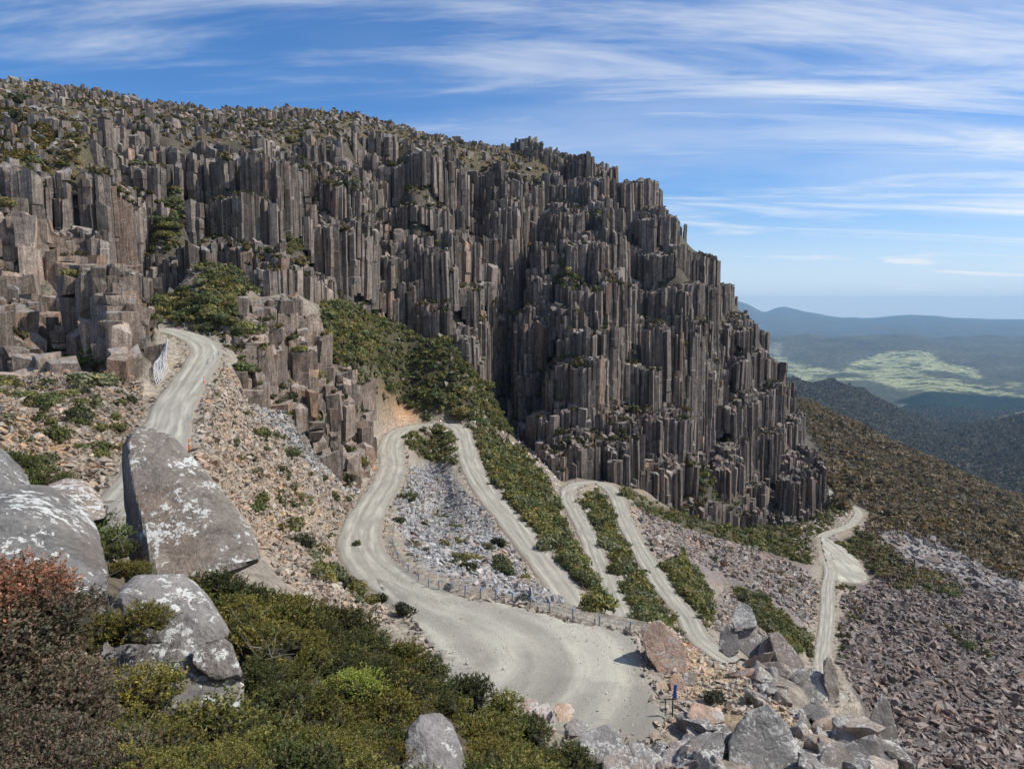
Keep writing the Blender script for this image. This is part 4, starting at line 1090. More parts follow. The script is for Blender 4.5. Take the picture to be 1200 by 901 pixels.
def bush_field(name, label, jobs, thing, thing_label, group, n_things, seed):
    rs = np.random.default_rng(seed)
    Pn, Sz, C = [], [], []
    Zn = []
    for polys, n, size, tint, margin, yl, where in jobs:
        Zn += [where] * n
        p = sample(polys, n, margin, int(rs.integers(1e6)), ylim=yl)
        Zn = Zn[:len(Zn) - n + len(p)]
        Pn.append(p); Sz.append(size * np.exp(rs.normal(0, .38, len(p))))
        C.append(GREENS[rs.integers(0, len(GREENS), len(p))] * np.array(tint) * rs.uniform(.8, 1.25, (len(p), 1)))
    cx, cy, cz = (np.array([c[k] for c in cols]) for k in ('x', 'y', 'zt'))
    mk = fbm(cx / 15, cz / 9, cy / 15, octv=3, seed=19); kq = np.flatnonzero((mk > .0) & (rs.uniform(size=len(cx)) < .46))
    Pn.append(np.column_stack([cx, cy, cz])[kq]); Pn[-1][:, 2] += .1; Sz.append(np.where(cy[kq] > 250, .7, 1.12) * np.exp(rs.normal(0, .35, len(kq))))
    C.append(GREENS[rs.integers(0, len(GREENS), len(kq))] * rs.uniform(.8, 1.4, (len(kq), 1)) * [1.1, 1.0, .9])
    Zn += ['on a ledge of the column tops'] * len(kq)
    Pn, Sz, C = np.concatenate(Pn), np.concatenate(Sz), np.concatenate(C)
    Pn[:, 2] -= Sz * .08
    px, py = proj(Pn[:, 0], Pn[:, 1], Pn[:, 2])
    order = np.argsort(-np.where(in_frame(px, py, -5), Sz / Pn[:, 1], 0))
    n = len(Pn); S = Sz[:, None] * rs.uniform(.8, 1.25, (n, 3)); Rm = rotmats(n, rs, .12)
    rest = order[n_things:]
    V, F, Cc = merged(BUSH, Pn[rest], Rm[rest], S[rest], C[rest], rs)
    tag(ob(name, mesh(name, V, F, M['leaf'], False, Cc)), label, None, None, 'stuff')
    ms = {}
    for q in order[:n_things]:
        k = (int(rs.integers(len(BUSHF))), int(rs.integers(len(GREENS))))
        if k not in ms:
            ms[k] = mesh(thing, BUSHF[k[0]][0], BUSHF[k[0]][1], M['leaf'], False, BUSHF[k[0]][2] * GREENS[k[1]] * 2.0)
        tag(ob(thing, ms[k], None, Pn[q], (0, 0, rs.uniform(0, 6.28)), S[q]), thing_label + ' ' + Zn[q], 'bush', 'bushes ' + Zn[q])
dark, brown, dull = (2.15, 2.15, 1.9), (2.0, 1.6, 1.1), (1.7, 1.65, 1.6)
VN = ['on the steep scrub slope above the main hairpin', 'between the second and third road arms', 'between the two arms of the third bend', 'in the thicket inside the main hairpin', 'right of the lower arm of the third bend', 'in the strip left of the far road',
      'along the foot of the cliff', 'below the right end of the cliff', 'on the ledge at the left outcrop', 'in the gully behind the upper bend', 'behind the blocky outcrop', 'on the high ledge at the left edge', 'beside the turnout of the far road', 'on the green ledge high on the cliff'] + ['on a green ledge of the cliff face'] * 11
jobs = []
for q, d in zip(VEG, (1800, 1200, 700, 170, 420, 420, 500, 500, 220, 330, 120, 110, 480, 300, 420, 120, 110, 260, 230, 140, 100, 220, 330, 90, 70)):
    jobs.append(([q], d, 1.0 if d < 900 else 1.15, dark, .6, (60, 330), VN[VEG.index(q)]))
jobs.append(([HEATH], 2300, .75, brown, .5, (140, 345), 'on the brown heath of the plateau edge'))
for q, dens in SPARSE:
    ar = abs(sum(q[i][0] * q[(i + 1) % len(q)][1] - q[(i + 1) % len(q)][0] * q[i][1] for i in range(len(q)))) / 2
    jobs.append(([q], int(ar * dens * (.075 if q[0][1] < 200 else .034)) + 3, .85, brown if q[0][1] < 320 else dull, 1.0, (22, 345), 'on the rocky left side and upper slopes' if q[0][0] < 300 else 'among rocks on the open slopes'))
bush_field('slope_scrub', 'dark green and brown scrub covering the steep slopes and ledges', jobs, 'slope_bush', 'dark green bush growing', 'bushes on the slopes', 300, 71)

def one_bush(px, py, r, Y=None, col=(.05, .056, .024), label='', seed=0, squash=1.0):
    """A single roadside bush standing where the photograph shows it: pixel of its foot, radius in pixels."""
    a, e = pe(px, py)
    ys = np.exp(np.linspace(math.log(20), math.log(340), 700)); hh = H(a * ys, ys) / ys
    k = np.flatnonzero(hh >= e)
    y = float(ys[k[0]]) if len(k) else 60.
    x = a * y; rad = r * y / FPX
    b = tag(ob('roadside_bush', None, None, (x, y, float(H(np.array([x]), np.array([y]))[0]) - .05)), label, 'bush')
    pr = bush_proto(seed + 40, 420, .20, True, .8, 6)
    ob('foliage', mesh('foliage', pr[0] * rad * 1.05, pr[1], M['leaf'], False, pr[2] * np.array(col)), b)
    mb = MB(); rs = np.random.default_rng(seed)
    for _ in range(5):
        d = rs.normal(0, .3, 2); mb.tube((0, 0, -.1), (d[0] * rad, d[1] * rad, rad * .6), .03 + rad * .02, .012, 5)
    mb.build('stem', M['twig'], b)
for i, (px, py, r, cl, lb) in enumerate([
 (472,722,17,(.058,.066,.040),'rounded grey green bush at the inner edge of the big gravel bend'),
 (446,706,11,(.040,.052,.022),'small dark bush just left of the grey green bush at the bend'),
 (402,688,19,(.045,.055,.030),'broad dark bush on the tan bank left of the gravel bend'),
 (378,668,13,(.060,.068,.045),'sage green bush behind the broad bush on the tan bank'),
 (356,640,17,(.066,.076,.052),'pale sage bush midway up the tan scree'),
 (418,640,9,(.045,.055,.022),'small bush on the outside edge of the lower road curve'),
 (94,494,20,(.052,.060,.026),'round olive bush alone on the left rubble slope'),
 (71,516,10,(.05,.055,.022),'small olive bush below the round one on the left slope'),
 (100,462,9,(.062,.066,.045),'dull small bush near the foot of the left outcrop'),
 (155,474,10,(.035,.045,.018),'dark bush at the foot of the orange outcrop beside the upper road'),
 (836,822,15,(.048,.054,.035),'bristly dark bush among the tan rocks right of the blue marker'),
 (882,826,11,(.066,.068,.028),'yellowish small bush between the rim rocks behind the bristly bush'),
 (548,668,13,(.040,.046,.020),'dark bush in the pale scree beside the pink rock'),
 (612,706,12,(.035,.045,.018),'dark bush right behind the fence posts'),
 (527,692,9,(.05,.056,.026),'dull bush in front of the scree behind the fence'),
 (467,612,8,(.045,.05,.022),'bush at the inside edge of the long downhill curve'),
 (585,640,11,(.036,.044,.018),'dark bush at the lower edge of the second road'),
 (340,470,14,(.03,.04,.016),'dark bush at the foot of the blocky outcrop right of the upper road'),
 ]):
    one_bush(px, py, r, None, cl, lb, 500 + i)

# ------------------------------------------------------------------ bushland trees and the far valley
def tree_proto(seed):
    V, F, t = bush_proto(seed, 26, .66, False, 1.0, 3, .5)
    V = V * [1, 1, .9] + [0, 0, .75]
    tr = np.array([[.05, 0, 0], [-.03, .05, 0], [-.03, -.05, 0], [.02, 0, 1.1]])
    Ft = np.array([[0, 1, 3], [1, 2, 3], [2, 0, 3]])
    return np.concatenate([V, tr]), np.concatenate([F, Ft + len(V)]), np.concatenate([t, np.full((4, 3), 2.4)])
TREE = [tree_proto(1300 + i) for i in range(8)]
rs_ = np.random.default_rng(91)
bushland = [[(915,455),(950,468),(1000,490),(1100,535),(1200,580),(1270,615),(1270,720),(1200,690),(1100,640),(1040,625),(1010,640),(1005,590),(985,560),(955,520)]]
pts = sample(bushland, 14000, 3, 92, ylim=(235, 780))
extra = sample([[(1000,615),(1070,660),(1140,690),(1050,690),(1005,660)]], 500, 2, 93, ylim=(190, 420))
foot_ = sample([[(925,462),(962,500),(990,560),(1005,600),(985,600),(955,540)]], 700, .8, 94, ylim=(90, 420), visible=False)
pts = np.concatenate([pts, foot_, extra]); nT = len(pts)
clump = fbm(pts[:, 0] / 30, pts[:, 1] / 30, octv=3, seed=44)
sz = (1.6 + .8 * clump) * np.exp(rs_.normal(0, .3, nT)); sz[-500:] *= .5; sz = sz.clip(.6, 4.5)
C = np.array([[.172, .145, .108]]) * rs_.uniform(.6, 1.5, (nT, 1)) * np.where(rs_.uniform(size=(nT, 1)) < .3, [[1.1, 1.0, .85]], [[1, 1, 1]])
V, F, Cc = merged(TREE, pts, rotmats(nT, rs_, .08), sz[:, None] * rs_.uniform(.8, 1.2, (nT, 3)), C, rs_)
tag(ob('bushland', mesh('bushland', V, F, M['leaf'], False, Cc)), 'brown green eucalypt bushland covering the spur right of the cliff', None, None, 'stuff')

FP = [(600,500,1200),(800,560,1500)]
fa, fy, fe = [], [], []
def fc(px, py, Y): a, e = pe(px, py); fa.append(a); fy.append(Y); fe.append(e)
def fz(px, Y, z): fa.append((px - CX) / FPX); fy.append(Y); fe.append(z / Y)
for px in (700, 850, 950, 1000, 1050, 1100, 1150, 1200, 1300, 1500):
    fz(px, 800, -190 - max(0, px - 900) * .22); fz(px, 1150, -330 - max(0, px - 950) * .2)
for q in [(850,448,2900),(900,443,2950),(930,442,3000),(975,442,3050),(1010,455,3000),(1040,472,2900),(1075,492,2700),(1100,512,2450),(950,470,2500),(1000,485,2350),(1040,505,2200),(1080,530,1950),(960,500,1900),(1020,525,1700),
          (1300,470,2300),(1250,478,2300),(1200,489,2300),(1160,500,2250),(1130,512,2150),(1200,515,2000),(1150,535,1900),(1200,555,1550),(1120,540,1750),(1300,540,1600),
          (1150,483,4100),(1100,485,4000),(1050,478,4300),(1100,462,4750),(1200,470,4500),(1000,458,4900),(1200,450,5600),(1100,445,5900),(1050,440,6200),(1000,433,6700),(950,432,6900),(900,432,7000),(1080,420,7600),(1020,420,7700),(1150,435,6300),
          (920,410,8500),(960,410,8400),(1000,413,8000),(1040,412,8000),(1080,410,8100),(1150,420,7400),(1200,430,6600),(1300,425,6600),
          (880,397,9500),(905,391,10000),(945,388,10200),(975,394,10000),(1000,392,9600),(1025,391,9500),(1050,393,9600),(1085,400,9400),(1120,394,10000),(1160,390,10500),(1200,391,10500),(1300,389,10500),
          (1150,405,8600),(1200,410,8200),(850,384,15500),(920,385,15500),(1000,386,15500),(1100,383,15500),(1200,382,15500),
          (852,353,21000),(868,352.5,21000),(880,357,21000),(890,362,21200),(905,366,21300),(930,366,21000),(960,367,21500),(1000,370,22000),(1040,371,22000),(1075,369,22000),(1100,370,22000),(1130,372,22000),(1200,373,22000),(1300,372,22000),
          (840,358,21000),(800,360,21000),(860,372,18000),(950,377,18000),(1050,378,18000),(1150,378,17500),(1250,378,17500)]:
    fc(*q)
for px in (880, 950, 1000, 1100, 1200, 1350):
    fz(px, 3450, -545); fz(px, 12500, -560); fz(px, 23600, -330)
for q in [(905,361,22800),(918,357.5,22800),(935,362,22800),(950,366,22800)]: fc(*q)
fz(700, 5000, -500); fz(700, 12000, -500); fz(1500, 5000, -500); fz(1500, 12000, -420); fz(1500, 22000, -100); fz(700, 22000, -50); fz(700, 23600, -330); fz(1500, 23600, -330)
fP = np.stack([np.array(fa) * 6, np.log(fy) * 1.6], 1); fe = np.array(fe)
D = np.sqrt(((fP[:, None] - fP[None]) ** 2).sum(-1)); n = len(fP)
A_ = np.zeros((n + 1, n + 1)); A_[:n, :n] = -D; A_[:n, n] = 1; A_[n, :n] = 1
Wf = np.linalg.solve(A_, np.concatenate([fe, [0]]))
FA = np.linspace(-1.15, 1.3, 300); FB = np.linspace(math.log(780), math.log(23500), 270)
a2, b2 = np.meshgrid(FA, FB); y2 = np.exp(b2); x2 = a2 * y2
q = np.stack([a2.ravel() * 6, b2.ravel() * 1.6], 1)
e2 = np.concatenate([-np.sqrt(((q[s:s + 8000, None] - fP[None]) ** 2).sum(-1)) @ Wf[:n] + Wf[n] for s in range(0, len(q), 8000)]).reshape(a2.shape)
z2 = e2 * y2
# left of the cliff (hidden from here) the valley simply carries on
kl = sstep(.18, .02, a2); z2 = z2 * (1 - kl) + kl * (-520 + 260 * fbm(x2 / 4000, y2 / 4000, octv=4, seed=3))
z2 += (1 - sstep(900, 1500, y2)) * 0 + sstep(2200, 4200, y2) * (.0085 * y2.clip(0, 12000)) * fbm(x2 / (y2 * .09 + 60), y2 / (y2 * .16 + 60), octv=5, seed=52)
z2[0, :] -= 60
px2, py2 = proj(x2, y2, z2)
c2 = np.empty(a2.shape + (3,)); c2[:] = (.085, .088, .058)
nz = fbm(x2 / 420, y2 / 700, octv=4, seed=61)
farm = inpoly(px2, py2, [(895,400),(925,425),(985,436),(1000,425),(1040,412),(1085,410),(1105,425),(1140,432),(1155,447),(1215,450),(1215,466),(1110,459),(1060,458),(1020,445),(920,447),(890,440)])
c2[farm & (nz > -.30)] = (.30, .31, .16)
c2[farm & (nz > .28)] = (.31, .32, .17)
c2[inpoly(px2, py2, [(890,403),(912,402),(915,418),(897,418)])] = (.20, .20, .15)
pine = inpoly(px2, py2, [(1050,470),(1090,458),(1215,468),(1215,480),(1180,492),(1150,500),(1110,498),(1060,488)])
c2[pine] = (.018, .032, .022)
c2[inpoly(px2, py2, [(1030,462),(1065,470),(1050,482),(1090,492),(1120,502),(1140,495),(1215,478),(1215,486),(1140,510),(1060,492),(1035,478)]) & (nz > .0)] = (.17, .155, .115)
c2[(y2 < 3300)] = (.062, .060, .045)
ii = (np.arange(len(FB) - 1)[:, None] * len(FA) + np.arange(len(FA) - 1)[None]).ravel(); k = len(FA)
# forest on the nearer hills, tree by tree
vis2 = (z2 / y2) >= np.maximum.accumulate(z2 / y2, 0) - .003
wd = vis2 & (y2 > 820) & (y2 < 4200) & (px2 > 840) & (px2 < 1240) & (c2[..., 1] < .12)
id_ = np.argwhere(wd); pr_ = (y2 ** 1.1)[wd]; rs_ = np.random.default_rng(17); nF = 26000
kf = id_[rs_.choice(len(id_), nF, p=pr_ / pr_.sum())]
jf = np.clip(kf[:, 0] + rs_.uniform(-.5, .5, nF), 0, len(FB) - 1.01); if_ = np.clip(kf[:, 1] + rs_.uniform(-.5, .5, nF), 0, len(FA) - 1.01)
j0, i0 = jf.astype(int), if_.astype(int); tj, ti = jf - j0, if_ - i0
zf_ = (z2[j0, i0] * (1 - ti) + z2[j0, i0 + 1] * ti) * (1 - tj) + (z2[j0 + 1, i0] * (1 - ti) + z2[j0 + 1, i0 + 1] * ti) * tj
yf_ = np.exp(FB[0] + jf * (FB[1] - FB[0])); xf_ = (FA[0] + if_ * (FA[1] - FA[0])) * yf_
FT = []
for q_ in range(6):
    V, F, t = bush_proto(1500 + q_, 12, .85, False, 1.15, 3, .5); FT.append((V, F, t))
szf = (2.3 + yf_ * .0008) * np.exp(rs_.normal(0, .3, nF))
Cf = np.array([[.072, .070, .050]]) * rs_.uniform(.5, 1.6, (nF, 1)) * np.where(rs_.uniform(size=(nF, 1)) < .25, [[1.25, 1.0, .85]], [[1, 1, 1]])
V, F, Cc = merged(FT, np.column_stack([xf_, yf_, zf_]), rotmats(nF, rs_, .1), szf[:, None] * np.ones((nF, 3)), Cf, rs_)
tag(ob('hill_forest', mesh('hill_forest', V, F, M['leaf'], False, Cc)), 'grey green forest covering the lower hills beyond the spur', None, None, 'stuff')
tag(ob('valley', mesh('valley', np.stack([x2, y2, z2], -1).reshape(-1, 3), np.stack([ii, ii + 1, ii + k + 1, ii + k], 1), M['valley'], True, c2.reshape(-1, 3))), kind='structure')

# ------------------------------------------------------------------ boulders with a shape of their own
def rock_mesh(name, pts, sub, rough, mat, colr_, p=22, seed=0, fine=1.0, chisel=20):
    """Rounded faceted boulder that fills the hull of pts (world points); returns mesh about its base centre, and that point."""
    pts = np.array(pts, float)
    Vh, Fh = hull(pts)
    c = Vh.mean(0)
    a, b, d = Vh[Fh[:, 0]], Vh[Fh[:, 1]], Vh[Fh[:, 2]]
    nr = np.cross(b - a, d - a); ln = np.linalg.norm(nr, axis=1); k = ln > 1e-9; nr = nr[k] / ln[k][:, None]
    h = ((a[k] - c) * nr).sum(1); sg = np.sign(h); nr *= sg[:, None]; h = np.abs(h)
    _, u = np.unique(np.round(np.column_stack([nr, h]), 2), axis=0, return_index=True); nr, h = nr[u], np.maximum(h[u], 1e-3)
    if chisel:
        r3 = np.random.default_rng(seed + 1000); cn = r3.normal(0, 1, (chisel, 3)); cn /= np.linalg.norm(cn, axis=1)[:, None]
        nr = np.concatenate([nr, cn]); h = np.concatenate([h, ((Vh - c) @ cn.T).max(0) * r3.uniform(.87, 1.0, chisel)])
    V, F = ICO[sub]
    q = np.maximum(V @ nr.T, 0) / h[None]
    p = 110 if p > 15 else 40
    qm = q.max(1, keepdims=True); r = 1.03 / (qm[:, 0] * ((q / qm) ** p).sum(1) ** (1 / p))
    ext = (Vh.max(0) - Vh.min(0)).max()
    W = V * r[:, None]
    s = 2.2 / ext
    x, y, z = (W * s + seed * 7.31).T
    dn = 1.0 * fbm(x, y, z, 4, seed) + .5 * (1 - 2 * np.abs(fbm(x * 1.7, y * 1.7, z * 1.7, 4, seed + 5)))
    if sub >= 5:
        dn = dn + .30 * fine * fbm(x * 7, y * 7, z * 7, 4, seed + 7) - .9 * fine * np.maximum(0, .10 - np.abs(fbm(x * 1.9, y * 1.2, z * 2.6, 3, seed + 17))) * 6
    W = W + V * (dn * rough * ext)[:, None]
    base = np.array([c[0], c[1], c[2] + W[:, 2].min()])
    W = W + c - base
    tone = 1 + .28 * fbm(x * 1.3, y * 1.3, z * 1.3, 3, seed + 11)
    me = mesh(name, W, F, mat, False, np.array(colr_)[None] * tone[:, None])
    return me, base
def boulder(label, outline, depth, sub=5, rough=.022, mat='near', colr_=(.25, .23, .21), back=.85, drop=0., extra=(), seed=0, name='boulder', p=26, group=None):
    """outline: (px, py, metres ahead) round the face seen in the photograph; the rock runs back from it by depth metres."""
    front = [np.array(P(*q)) for q in outline]; c = np.mean(front, 0)
    pts = list(front) + [c + (f - c) * back + np.array([c[0] / c[1] * depth * .9, depth, -drop]) for f in front] + [np.array(P(*q)) for q in extra]
    me, base = rock_mesh(name, pts, sub, rough, M[mat], colr_, p, seed)
    return tag(ob(name, me, None, base), label, 'boulder', group)
GR = (.205, .19, .175); BR = (.2, .17, .15); OR = (.40, .285, .21); TN = (.42, .34, .255); DK = (.19, .18, .17); PK = (.38, .275, .225)
boulder('big brown grey slab boulder with white lichen blotches standing before the upper road',
        [(152,522,10.4),(163,499,11.3),(202,512,11),(226,538,10.7),(264,586,10.1),(300,628,9.6),(308,668,9.1),(240,690,8.6),(185,690,8.6),(154,664,9.2)], 1.5, 6, .010, 'near', (.205, .178, .148), .8, .3, [(141,527,11.5),(142,560,11.2),(148,650,10.2)], 3, p=40)
boulder('rounded upper block of the lichened rock stack, flat on top', [(138,690,5.2),(160,676,5.5),(214,675,5.6),(240,694,5.5),(258,722,5.35),(270,743,5.2),(224,768,5.02),(190,768,4.98),(148,760,4.98)], .8, 5, .018, 'near', GR, drop=.3, seed=4)
boulder('small cracked block on the right side of the lichened rock stack', [(224,762,4.92),(262,747,5.0),(271,754,5.0),(285,792,4.85),(250,796,4.78),(228,780,4.8)], .5, 5, .018, 'near', (.20, .178, .16), drop=.35, seed=5)
boulder('broad white spotted slab at the bottom of the lichened rock stack', [(126,768,4.97),(160,744,5.1),(208,750,5.05),(248,782,4.95),(286,800,4.9),(282,835,4.7),(240,872,4.45),(190,890,4.35),(138,865,4.5)], .7, 6, .016, 'near', GR, drop=.45, seed=6)
boulder('dark narrow block wedged left of the white spotted slab', [(98,765,4.9),(118,742,5.1),(136,752,5.1),(138,800,4.9),(130,862,4.6),(104,850,4.6)], .6, 5, .02, 'near', DK, seed=7)
boulder('smooth grey rounded boulder behind the rust coloured heath', [(-40,604,5.7),(10,597,5.9),(48,600,6.1),(78,612,6.2),(102,632,6.1),(126,668,5.8),(124,704,5.4),(60,740,5.0),(-20,720,5.0)], 1.2, 6, .012, 'near', (.165, .157, .145), seed=8, p=14)
boulder('grey boulder edge at the left margin above the smooth grey boulder', [(-70,545,6.6),(0,549,6.8),(22,570,6.8),(42,600,6.6),(20,612,6.3),(-70,620,6.2)], 1.2, 5, .014, 'near', (.165, .157, .145), seed=9)
boulder('small flat topped boulder among green bushes left of the slab boulder', [(48,582,9.2),(68,573,9.6),(96,573,9.7),(122,598,9.3),(124,612,9.0),(80,618,8.8),(54,602,8.9)], .8, 5, .015, 'near', (.23, .19, .155), seed=10, p=40)
boulder('small pale lichened boulder poking out of the olive shrubs at the bottom edge', [(478,850,5.6),(492,838,5.75),(516,837,5.8),(530,850,5.7),(541,880,5.55),(550,925,5.3),(468,925,5.2),(484,880,5.4)], .7, 5, .018, 'near', (.22, .205, .195), drop=.62, seed=12)

# ---- rim of the gravel pad: named blocks
def rim_pt(px, py):
    a, e = pe(px, py); ys = np.exp(np.linspace(math.log(22), math.log(110), 500)); hh = H(a * ys, ys) / ys
    k = np.flatnonzero(hh >= e); return float(ys[k[0]]) if len(k) else 45.
def rim(label, outline, Y, depth, colr_, seed, sub=4, rough=.018, mat='boulder', tilt=.0, back=.8, drop=.0, p=34):
    """outline in pixels; the lower edge stands nearer than the upper one, as on a block seen from above."""
    ys = [q[1] for q in outline]; lo, hi = min(ys), max(ys)
    o3 = [(x, y, Y + depth * .75 * (hi - y) / max(hi - lo, 1) - depth * .2) for x, y in outline]
    return boulder(label, o3, depth * .6, sub, rough, mat, colr_, back, drop + depth * .35, (), seed, p=p)
rim('tall orange sided block with dark shaded face at the right end of the pad', [(751,736),(757,729),(775,727),(803,757),(806,788),(782,800),(775,792),(757,765)], 49.3, 2.6, (.42, .305, .235), 21, 5, .012, p=60, drop=.4)
rim('small dull orange stone just below the tall orange sided block', [(784,797),(790,788),(799,793),(806,808),(798,816),(786,814)], 46.5, 1.2, OR, 22)
rim('small square stone on the gravel left of the dull orange stone', [(768,801),(778,797),(784,806),(781,812),(769,811)], 46.5, .9, (.36, .30, .22), 23)
rim('pale tan slab leaning on the bank above the bristly bush', [(803,782),(812,779),(836,800),(834,808),(820,802)], 49, 1.3, TN, 24)
rim('grey pointed stone between the orange stone and the pale tan slab', [(800,792),(808,785),(816,795),(812,803),(801,802)], 47.5, 1.0, GR, 25)
rim('orange red slab lying right of the blue marker post', [(804,838),(812,822),(846,832),(850,846),(830,852),(812,852)], 41.5, 1.8, OR, 26, p=50)
rim('orange cube shaped stone at the near edge of the gravel pad', [(648,830),(654,824),(668,824),(674,832),(668,844),(654,846)], 39, 1.5, (.42, .30, .21), 27, p=50)
rim('pinkish block left of the orange cube shaped stone', [(630,828),(642,822),(648,838),(644,846),(632,842)], 39.5, 1.5, PK, 28)
rim('second pinkish block farthest left along the near pad edge', [(609,826),(618,818),(630,820),(632,840),(616,842)], 39.5, 1.6, PK, 29)
rim('yellow tan stone emerging behind the olive shrubs at the pad edge', [(586,818),(593,811),(602,818),(602,832),(588,830)], 40, 1.2, (.45, .34, .21), 30)
rim('pale rounded boulder pair front piece behind the tall orange sided block', [(781,745),(790,739),(800,746),(798,754),(784,753)], 56, 1.4, (.36, .32, .28), 31)
rim('small pale boulder above its larger neighbour behind the tall orange sided block', [(776,738),(784,733),(790,738),(786,745),(778,744)], 57.5, 1.1, (.36, .32, .28), 32)
rim('topmost grey square block of the standing rock tower on the rim', [(857,727),(862,710),(875,706),(884,718),(889,733),(878,737),(860,737)], 55, 2.0, (0.228, 0.217, 0.205), 33, 5, .014, p=44)
rim('middle grey block under the topmost block of the rock tower', [(862,738),(886,737),(896,752),(893,768),(878,771),(864,758)], 54, 2.2, GR, 34, 5, .016, p=40)
rim('dark shaded block on the left side of the rock tower', [(844,742),(852,732),(864,740),(866,766),(854,770),(842,762)], 54, 1.8, (.16, .15, .145), 35)  # shade of the tower's left side is put into this darker colour
rim('right shoulder block of the rock tower with a flat pale face', [(893,748),(902,744),(912,762),(910,782),(896,780),(888,768)], 53, 1.8, (0.205, 0.19, 0.179), 36)
rim('large leaning pale block right of the rock tower', [(900,742),(912,740),(928,758),(944,778),(940,786),(920,784),(908,770)], 52, 2.4, (0.228, 0.213, 0.194), 37, 5, .014, p=44)
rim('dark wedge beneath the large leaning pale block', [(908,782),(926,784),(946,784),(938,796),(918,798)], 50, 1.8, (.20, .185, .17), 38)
rim('rounded lichen grey boulder at the end of the far road view', [(938,792),(950,782),(966,790),(972,812),(962,826),(944,822),(936,806)], 47, 2.4, (0.228, 0.217, 0.194), 39, 5, .018)
rim('smooth tall tan grey slab right of the rounded lichen grey boulder', [(964,774),(974,768),(982,790),(984,822),(972,826),(966,800)], 47, 1.8, (.34, .29, .24), 40)
rim('reddish slab on the rubble bank below the rock tower', [(884,780),(892,776),(905,790),(908,806),(898,806),(888,796)], 48.5, 1.5, (.43, .28, .21), 41)
rim('grey brown block right of the reddish slab on the bank', [(906,788),(922,796),(938,812),(936,822),(920,814),(908,804)], 46.5, 1.7, (.29, .25, .215), 42)
rim('dark topped flat block with deep shade beneath it', [(938,832),(948,824),(966,828),(984,850),(976,858),(954,846)], 42.5, 2.2, DK, 43, 5, .014)
rim('huge lichen speckled pointed boulder at the bottom right', [(854,868),(866,846),(882,832),(900,827),(912,838),(926,856),(936,882),(938,918),(856,918)], 35.5, 3.2, (0.205, 0.198, 0.186), 44, 6, .016, p=30)
rim('jagged upright slab like a fin at the right end of the rim', [(1012,858),(1022,840),(1032,815),(1040,818),(1048,846),(1052,876),(1058,896),(1034,890),(1014,876)], 40, 2.2, (0.213, 0.198, 0.179), 45, 5, .016, p=44)
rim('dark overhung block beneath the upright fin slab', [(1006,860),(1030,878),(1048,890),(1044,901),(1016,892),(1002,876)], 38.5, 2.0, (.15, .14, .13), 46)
rim('big grey lichened boulder at the near left of the rock pile', [(672,872),(690,856),(712,848),(726,856),(730,874),(716,892),(690,896)], 36.5, 2.6, (0.236, 0.224, 0.213), 47, 5, .018)
rim('broad flat lichened boulder in the middle of the bottom rocks', [(704,896),(724,874),(748,868),(776,888),(782,906),(740,916),(706,912)], 35, 2.6, (0.236, 0.228, 0.217), 48, 5, .018)
rim('dark squat boulder beside the lichened boulders at the bottom', [(774,884),(790,872),(812,876),(826,892),(820,908),(784,908)], 35.5, 2.2, (.22, .21, .20), 49, 5, .018)
rim('pale streaked block below the pointed boulder pile', [(660,850),(674,842),(690,848),(686,862),(668,864)], 38.5, 1.6, (0.251, 0.228, 0.213), 50)
# ---- the rest of the rim rubble: many blocks of a kind
def rim_rubble():
    rs = np.random.default_rng(311)
    polys = [[(650,846),(700,850),(760,862),(790,850),(850,838),(858,850),(850,905),(680,905)], [(860,790),(905,795),(960,830),(1010,850),(1060,890),(1060,905),(930,905),(930,860),(880,820)], [(600,815),(640,836),(660,852),(690,880),(660,880),(600,840)],
             [(846,765),(900,775),(945,800),(935,820),(880,790)], [(960,800),(985,800),(1015,850),(985,850)]]
    pts = sample(polys, 420, 1.6, 312, ylim=(24, 75), screen=True)
    pal = [(.21,.195,.18), (.17,.16,.15), (.25,.225,.20), (.31,.26,.21), (.34,.25,.19), (.14,.13,.12)]
    ms = {}
    prot = rock_protos(10, 21, (1, .75, .6), 11)
    for i, q in enumerate(pts):
        sz = float(np.clip(.62 * math.exp(rs.normal(0, .5)), .25, 1.7))
        k = (int(rs.integers(10)), int(rs.choice(6, p=[.27, .2, .2, .15, .08, .1])))
        if i >= 300:
            continue
        if k not in ms:
            me, _ = rock_mesh('rim_rock', prot[k[0]][0], 3, .022, M['boulder'], pal[k[1]], 30, 60 + k[0]); ms[k] = me
        o = ob('rim_rock', ms[k], None, q - np.array([0, 0, sz * .45]), (rs.normal(0, .3), rs.normal(0, .3), rs.uniform(0, 6.28)), (sz * rs.uniform(.8, 1.3), sz, sz * rs.uniform(.8, 1.2)))
        tag(o, 'angular grey to tan block in the jumble along the rim below the pad', 'rock', 'blocks of the rim jumble')
rim_rubble()
BANK = [[(760,770),(800,770),(860,775),(930,830),(960,880),(900,850),(860,835),(800,850),(780,845)], [(770,725),(830,760),(850,775),(800,770)]]
rock_field('bank_rubble', BANK, 2600, .12, .6, (.36, .31, .25), 'small tan stones on the bare bank right of the pad', 'bank_stone', 'small tan stone on the bare bank right of the pad', 'stones of the tan bank', 40, 39, 1.0, .5, ylim=(25, 75))
